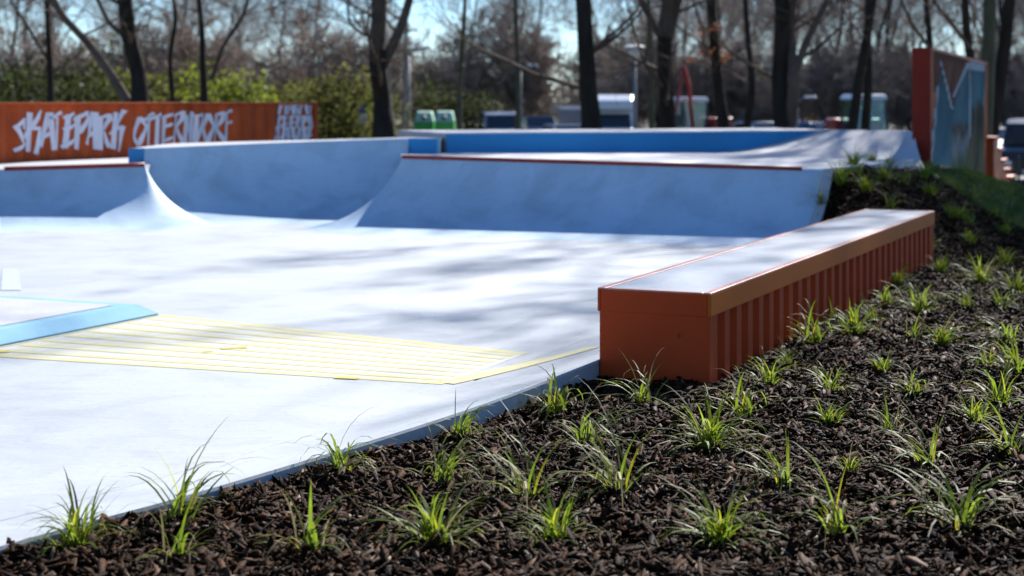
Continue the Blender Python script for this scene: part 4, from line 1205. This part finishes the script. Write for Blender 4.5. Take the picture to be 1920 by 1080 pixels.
# ------------------------------------------------------------------ vehicles
def wheel(parent, x, y, z, r, w, rim=True):
    mb = MB(); pts = [(x, y-w/2, z), (x, y+w/2, z)]; mb.tube(pts, r, 18); t = mb.build('wheel', M['tyre'], parent, smooth=False)
    mb = MB(); mb.tube([(x, y-w/2-0.006, z), (x, y+w/2+0.006, z)], r*0.62, 14); mb.build('rim', M['rim'], t)
def vehicle(name, pxx, D, rz, prof, width, paint, windows, screen, label, wheels, wr=0.32, tuck=0.86, belt=0.9, zoff=0.0, cat='car', lights=True, extra=None, X=None):
    """prof: side outline (x along, z); drives toward +x"""
    x0 = (pxx-960)/F*D if X is None else X
    root = empty(name, (x0, D, gz(x0, D) + zoff), rz)
    def half(z): return width/2*(1.0 if z <= belt else 1.0 - (1-tuck)*min(1, (z-belt)/0.6))
    mb = MB(); k = len(prof)
    for sgn in (-1, 1): mb.v += [(x, sgn*half(z), z) for x, z in prof]
    mb.f.append(tuple(range(k))); mb.f.append(tuple(reversed(range(k, 2*k))))
    for i in range(k):
        j = (i+1) % k; mb.f.append((j, i, k+i, k+j))
    mb.build('body', M[paint], root, bevel=0.05)
    for wpoly in windows:
        for sgn in (-1, 1):
            mb = MB(); P = [(x, sgn*(half(z)+0.006), z) for x, z in wpoly]; Q = [(x, sgn*(half(z)-0.03), z) for x, z in wpoly]
            n_ = len(P); mb.v = P+Q; mb.f = [tuple(range(n_)) if sgn < 0 else tuple(reversed(range(n_)))] + [(i, (i+1) % n_, n_+(i+1) % n_, n_+i) for i in range(n_)]
            mb.build('side_window', M['carglass'], root)
    for (xa, za, xb, zb2, nm) in screen:
        ha, hb = half(za)*0.9, half(zb2)*0.86
        dx, dz_ = xb-xa, zb2-za; l = math.hypot(dx, dz_); ox, oz = dz_/l*0.008, -dx/l*0.008
        if nm == 'rear_window': ox, oz = ox, oz
        else: ox, oz = ox, oz
        mb = MB()
        for s_ in (1, -1):
            mb.quad((xa+ox*s_, -ha, za+oz*s_), (xa+ox*s_, ha, za+oz*s_), (xb+ox*s_, hb, zb2+oz*s_), (xb+ox*s_, -hb, zb2+oz*s_))
        mb.build(nm, M['carglass'], root)
    for wx_ in wheels:
        for sgn in (-1, 1): wheel(root, wx_, sgn*(width/2-0.10), wr, wr, 0.22)
    if lights:
        xf = max(p[0] for p in prof); xr = min(p[0] for p in prof)
        for sgn in (-1, 1):
            mb = MB(); mb.box((xf-0.05, sgn*width*0.37, 0.68), (0.14, 0.30, 0.14)); mb.build('headlight', M['lamp_glass'], root, bevel=0.03)
            mb = MB(); mb.box((xr+0.04, sgn*width*0.40, 0.85), (0.12, 0.20, 0.24)); mb.build('tail_light', M['tail'], root, bevel=0.02)
            mb = MB(); mb.box((0.75 if len(prof) > 0 else 0, sgn*(width/2+0.09), 1.02), (0.12, 0.16, 0.12)); mb.build('mirror', M[paint], root, bevel=0.03)
        mb = MB(); mb.box((xf+0.0, 0, 0.42), (0.06, 0.52, 0.11)); mb.build('number_plate', M['white'], root)
    if extra: extra(root)
    return tag(root, label, cat)
CAR = [(-2.1,.28),(-2.15,.75),(-2.05,.98),(-1.55,1.30),(-1.0,1.45),(0.2,1.45),(0.95,1.02),(1.8,.88),(2.1,.70),(2.12,.28)]
CARW = [[(-1.45,.98),(-1.25,1.28),(-0.9,1.38),(-0.25,1.38),(-0.25,.96)], [(-0.18,.96),(-0.18,1.38),(0.15,1.38),(0.75,1.0)]]
CARS = [(1.0,1.02,0.28,1.43,'windscreen'), (-2.02,1.02,-1.5,1.33,'rear_window')]
VAN = [(-2.4,.30),(-2.45,1.0),(-2.38,1.90),(-2.2,1.98),(0.9,1.98),(1.25,1.85),(1.85,1.18),(2.35,1.02),(2.45,.75),(2.45,.30)]
VANW = [[(-2.2,1.15),(-2.15,1.75),(-1.1,1.78),(-1.1,1.15)], [(-1.0,1.15),(-1.0,1.78),(0.2,1.78),(0.2,1.15)], [(0.3,1.15),(0.3,1.78),(1.1,1.76),(1.62,1.2)]]
VANS = [(1.88,1.20,1.30,1.82,'windscreen'), (-2.46,1.15,-2.40,1.80,'rear_window')]
SUVP = [(-2.2,.32),(-2.28,.85),(-2.2,1.15),(-1.9,1.62),(-1.5,1.72),(0.4,1.70),(1.05,1.18),(2.0,1.02),(2.25,.8),(2.25,.32)]
SUVW = [[(-1.75,1.15),(-1.6,1.52),(-0.7,1.58),(-0.7,1.13)], [(-0.6,1.13),(-0.6,1.58),(0.3,1.56),(0.85,1.17)]]
SUVS = [(1.08,1.20,0.48,1.68,'windscreen'), (-2.2,1.18,-1.95,1.58,'rear_window')]
MOT = [(-3.2,.40),(-3.25,2.75),(-3.0,2.85),(1.3,2.85),(2.15,2.55),(2.2,2.15),(1.85,1.95),(2.45,1.25),(3.1,1.05),(3.2,.75),(3.2,.40)]
MOTW = [[(-2.6,1.5),(-2.6,2.1),(-1.5,2.1),(-1.5,1.5)], [(0.0,1.6),(0.0,2.1),(0.9,2.1),(0.9,1.6)], [(1.25,1.25),(1.3,1.85),(1.75,1.88),(2.2,1.28)]]
MOTS = [(2.48,1.27,1.92,1.90,'windscreen')]
vehicle('delivery_van', 934, 84, R(-84), VAN, 1.9, 'silver', VANW, VANS, 'silver van facing the park beside the green bins', (-1.5, 1.55), cat='van')
vehicle('parked_car', 1010, 88, R(-80), SUVP, 1.8, 'navy', SUVW, SUVS, 'dark navy car parked between the silver van and the caravan', (-1.4, 1.45), cat='car')
def car_nose(r): pass
vehicle('motorhome', 1146, 80, R(-94), MOT, 2.2, 'white', MOTW, MOTS, 'white motorhome parked beside the thick straight trunk', (-1.9, 1.95), wr=0.36, tuck=0.97, cat='motorhome')
vehicle('parked_car', 1062, 76, R(-72), CAR, 1.75, 'silver', CARW, CARS, 'silver car in front of the grey caravan', (-1.3, 1.3))
vehicle('parked_car', 1424, 84, R(-66), CAR, 1.75, 'white', CARW, CARS, 'white car parked before the brown wood by the double trunk', (-1.3, 1.3))
vehicle('parked_car', 1390, 88, R(-85), CAR, 1.75, 'navy', CARW, CARS, 'dark car parked beside the white car', (-1.3, 1.3))
vehicle('parked_car', 1524, 82, R(-40), CAR, 1.75, 'carblue', CARW, CARS, 'blue car parked beside the glazed machine cab', (-1.3, 1.3))
vehicle('parked_car', 1560, 90, R(-100), CAR, 1.75, 'silver', CARW, CARS, 'silver car parked behind the blue car', (-1.3, 1.3))
vehicle('black_van', 1945, 50, R(-112), VAN, 1.95, 'carblack', VANW, VANS, 'black van standing on the gravel beyond the lawn', (-1.5, 1.55), wr=0.34, cat='van')
vehicle('parked_car', 1858, 66, R(-80), CAR, 1.75, 'silver', CARW, CARS, 'pale car seen past the end of the mural board', (-1.3, 1.3))
# dark van whose roof shows above the lettered wall
vehicle('dark_van', -236, 26, R(-4), VAN, 1.95, 'carblack', VANW, VANS, 'dark van whose roof shows above the lettered wall', (-1.5, 1.55), cat='van')
# caravan
def caravan(pxx, D, rz, label):
    x0 = (pxx-960)/F*D; root = empty('caravan', (x0, D, gz(x0, D)-0.3), rz)
    P = [(-2.3,.5),(-2.45,1.2),(-2.3,2.35),(-1.9,2.55),(1.9,2.55),(2.3,2.3),(2.45,1.5),(2.25,.5)]
    mb = MB(); k = len(P)
    for s_ in (-1.05, 1.05): mb.v += [(x, s_, z) for x, z in P]
    mb.f = [tuple(range(k)), tuple(reversed(range(k, 2*k)))] + [((i+1) % k, i, k+i, k+(i+1) % k) for i in range(k)]
    mb.build('body', M['silver'], root, bevel=0.06)
    for (a, b) in ((-1.8, -0.8), (0.2, 1.4)):
        for s_ in (-1.06, 1.06): mb = MB(); mb.box(((a+b)/2, s_, 1.7), (b-a, 0.03, 0.55)); mb.build('side_window', M['carglass'], root)
    mb = MB(); mb.box((-0.3, -1.06, 1.3), (0.6, 0.025, 1.5)); mb.build('door', M['silver'], root)
    for s_ in (-1, 1): wheel(root, 0, s_*0.95, 0.32, 0.32, 0.2)
    mb = MB(); mb.tube([(2.2, 0, .5), (3.4, 0, .5)], 0.05, 6); mb.build('drawbar', M['machine_grey'], root)
    tag(root, label, 'caravan')
caravan(1070, 100, R(-84), 'pale grey caravan behind the silver car')
# machines with glazed cabs
def digger(pxx, D, rz, label, arm=True, zoff=0.0):
    x0 = (pxx-960)/F*D; root = empty('digger', (x0, D, gz(x0, D)+zoff), rz)
    for s_ in (-1, 1):
        mb = MB(); P = [(-1.3, .05), (-1.5, .35), (-1.3, .65), (1.3, .65), (1.5, .35), (1.3, .05)]
        k = len(P)
        for q in (s_*0.75, s_*1.15): mb.v += [(x, q, z) for x, z in P]
        mb.f = [tuple(range(k)), tuple(reversed(range(k, 2*k)))] + [((i+1) % k, i, k+i, k+(i+1) % k) for i in range(k)]
        mb.build('track', M['tyre'], root)
    mb = MB(); mb.box((-0.2, 0, 0.95), (2.6, 2.1, 0.55)); mb.build('chassis', M['machine_grey'], root, bevel=0.06)
    mb = MB(); mb.box((-1.0, 0.1, 1.5), (1.1, 1.9, 0.75)); mb.build('engine_cover', M['machine_red'], root, bevel=0.08)
    cab = empty('cab'); cab.parent = root
    c0, c1, w0, zb, zt = -0.35, 1.15, 0.62, 1.2, 2.62
    for x in (c0, c1):
        for y in (-w0, w0):
            mb = MB(); mb.tube([(x, y, zb), (x*0.94, y*0.95, zt)], 0.05, 6); mb.build('pillar', M['machine_grey'], cab)
    for (p, q) in (((c0, -w0), (c1, -w0)), ((c1, -w0), (c1, w0)), ((c1, w0), (c0, w0)), ((c0, w0), (c0, -w0))):
        mb = MB(); mb.quad((p[0], p[1], zb+.05), (q[0], q[1], zb+.05), (q[0]*.94, q[1]*.95, zt-.02), (p[0]*.94, p[1]*.95, zt-.02)); mb.build('pane', M['cabglass'], cab)
    mb = MB(); mb.box(((c0+c1)/2*0.94, 0, zt+0.09), (1.62, 1.36, 0.2), 0, 0.9); mb.build('roof', M['white'], cab, bevel=0.06)
    mb = MB(); mb.box((0.15, 0, 1.45), (0.5, 0.5, 0.5)); mb.box((-0.08, 0, 1.95), (0.12, 0.5, 0.7)); mb.build('seat', M['carblue'], cab, bevel=0.05)
    if arm:
        def bar(pts, w, nm):
            mb = MB(); mb.tube(pts, w, 4); mb.build(nm, M['machine_red'], root)
        bar([(0.7, 0.95, 1.2), (0.95, 0.95, 3.3), (1.25, 0.95, 4.2)], 0.12, 'boom')
        bar([(1.25, 0.95, 4.2), (1.75, 0.95, 1.9)], 0.09, 'stick')
        mb = MB(); mb.tube([(1.8, 0.65, 1.75), (1.8, 1.25, 1.75)], 0.30, 8); mb.build('bucket', M['machine_grey'], root)
        mb = MB(); mb.tube([(1.0, 0.95, 1.5), (1.2, 0.95, 2.8)], 0.07, 6); mb.build('hydraulic_ram', M['rim'], root)
    tag(root, label, 'digger')
digger(1300, 74, R(-150), 'red digger with white roofed glass cab and raised red arm', True, -0.1)
digger(1612, 62, R(-80), 'dark digger with pale roofed glass cab behind the slim straight trunk', False, 0.0)

# ------------------------------------------------------------------ small street furniture
def bins(pxx, D, label):
    x0 = (pxx-960)/F*D; root = empty('recycling_bin', (x0, D, gz(x0, D)))
    hb, w = 1.62, 0.92
    mb = MB(); mb.box((0, 0, hb/2), (w*0.92, 0.95, hb), 0, 1.08); mb.build('body', M['green_bin'], root, bevel=0.05)
    mb = MB()
    mb.v = [(-w/2, -.55, hb-.02), (w/2, -.55, hb-.02), (w/2, .55, hb-.02), (-w/2, .55, hb-.02), (-w*.36, -.16, hb+.42), (w*.36, -.16, hb+.42), (w*.40, .5, hb+.46), (-w*.40, .5, hb+.46)]
    mb.f = [(0,3,2,1), (4,5,6,7), (0,1,5,4), (1,2,6,5), (2,3,7,6), (3,0,4,7)]
    mb.build('lid', M['bin_lid'], root, bevel=0.04)
    mb = MB(); mb.tube([(0, -.40, hb+.18), (0, -.50, hb+.14)], 0.10, 12); mb.build('hatch', M['machine_grey'], root)
    tag(root, label, 'recycling bin', 'green recycling bins')
bins(796, 74, 'green recycling bin with pale lid nearer the thin pale stem')
bins(834, 73, 'green recycling bin with pale lid nearer the greenish trunk')

def lamp(pxx, ytop, D, label, kind):
    x0 = (pxx-960)/F*D; g0 = gz(x0, D); root = empty('street_lamp', (x0, D, g0))
    H = CAM_H + (HZ-ytop)/F*D - g0
    mb = MB(); mb.tube([(0, 0, -.1), (0, 0, 1.0), (0, 0, H-0.3)], [0.085, 0.075, 0.05], 10); mb.build('pole', M['pole'], root, smooth=True)
    if kind == 0:
        mb = MB(); mb.tube([(0, 0, H-.45), (0, 0, H-.40), (0, 0, H-.1), (0, 0, H-.06)], [0.10, .17, .20, .12], 12); mb.build('lamp_glass', M['lamp_white'], root, smooth=True)
        mb = MB(); mb.tube([(0, 0, H-.07), (0, 0, H-.03), (0, 0, H+.06)], [0.40, .40, .10], 16); mb.build('lamp_hood', M['lamp_white'], root)
    else:
        mb = MB(); mb.tube([(0, 0, H-.32), (0.15, 0, H-.1), (0.45, 0, H)], 0.035, 6); mb.build('arm', M['pole'], root)
        mb = MB(); mb.box((0.6, 0, H), (0.6, 0.22, 0.12), 0, 0.8); mb.build('lamp_head', M['lamp_white'], root, bevel=0.03)
    tag(root, label, 'street lamp', 'street lamps')
lamp(1190, 86, 56, 'hooded globe street lamp between the motorhome and the digger', 0)
lamp(766, 90, 62, 'arm street lamp standing over the green recycling bins', 1)
lamp(976, 122, 80, 'small arm street lamp behind the silver van', 1)
lamp(1494, 182, 72, 'low arm street lamp beside the double trunk', 1)
# yellow box and blue and white sign beside the forked tree
x0 = (690-960)/F*60; r_ = empty('yellow_box', (x0, 60, gz(x0, 60)))
mb = MB(); mb.box((0, 0, 0.9), (0.42, 0.36, 1.6)); mb.build('body', M['yellow_post'], r_, bevel=0.05)
mb = MB(); mb.box((0, 0, 1.76), (0.46, 0.40, 0.10), 0, 0.85); mb.build('lid', M['yellow_post'], r_, bevel=0.02)
tag(r_, 'tall yellow box standing beside the dark forked tree', 'box')
x0 = (681-960)/F*57; r_ = empty('road_sign', (x0, 57, gz(x0, 57)))
mb = MB(); mb.tube([(0, .03, 0), (0, .03, 2.4)], 0.03, 8); mb.build('post', M['pole'], r_)
mb = MB(); mb.box((0, 0, 2.28), (0.26, 0.02, 0.30)); mb.build('blue_plate', M['sign_blue'], r_)
mb = MB(); mb.box((0, 0, 1.92), (0.26, 0.02, 0.36)); mb.build('white_plate', M['white'], r_)
tag(r_, 'small blue and white sign on a post beside the yellow box', 'sign')
# dark fence behind the tall quarter pipe
r_ = empty('board_fence', ((630-960)/F*66, 66, gz(-8, 66)))
for k in range(26):
    mb = MB(); mb.box((-2.6 + k*0.21, 0, 0.78 + 0.01*rng.random()), (0.19, 0.03, 1.56)); mb.build('board', M['fence'], r_)
for k in range(3): mb = MB(); mb.box((-2.6 + k*2.6, 0.06, 0.8), (0.09, 0.09, 1.62)); mb.build('post', M['fence'], r_)
tag(r_, 'dark board fence between the lettered wall and the forked tree', 'fence')
# wire fence on the lawn side
r_ = empty('wire_fence', (9.6, 31, gz(9.6, 31)))
for k in range(7):
    x, y = -1.4 + k*1.7, 0.25*k
    mb = MB(); mb.tube([(x, y, -.3), (x, y, 0.9)], 0.025, 6); mb.build('post', M['machine_grey'], r_)
for k in range(7):
    z = 0.12 + k*0.12
    mb = MB(); mb.tube([(-1.4, 0, z), (8.8, 1.5, z)], 0.005, 4); mb.build('wire', M['machine_grey'], r_)
tag(r_, 'low wire fence on thin posts between the lawn and the gravel', 'fence')
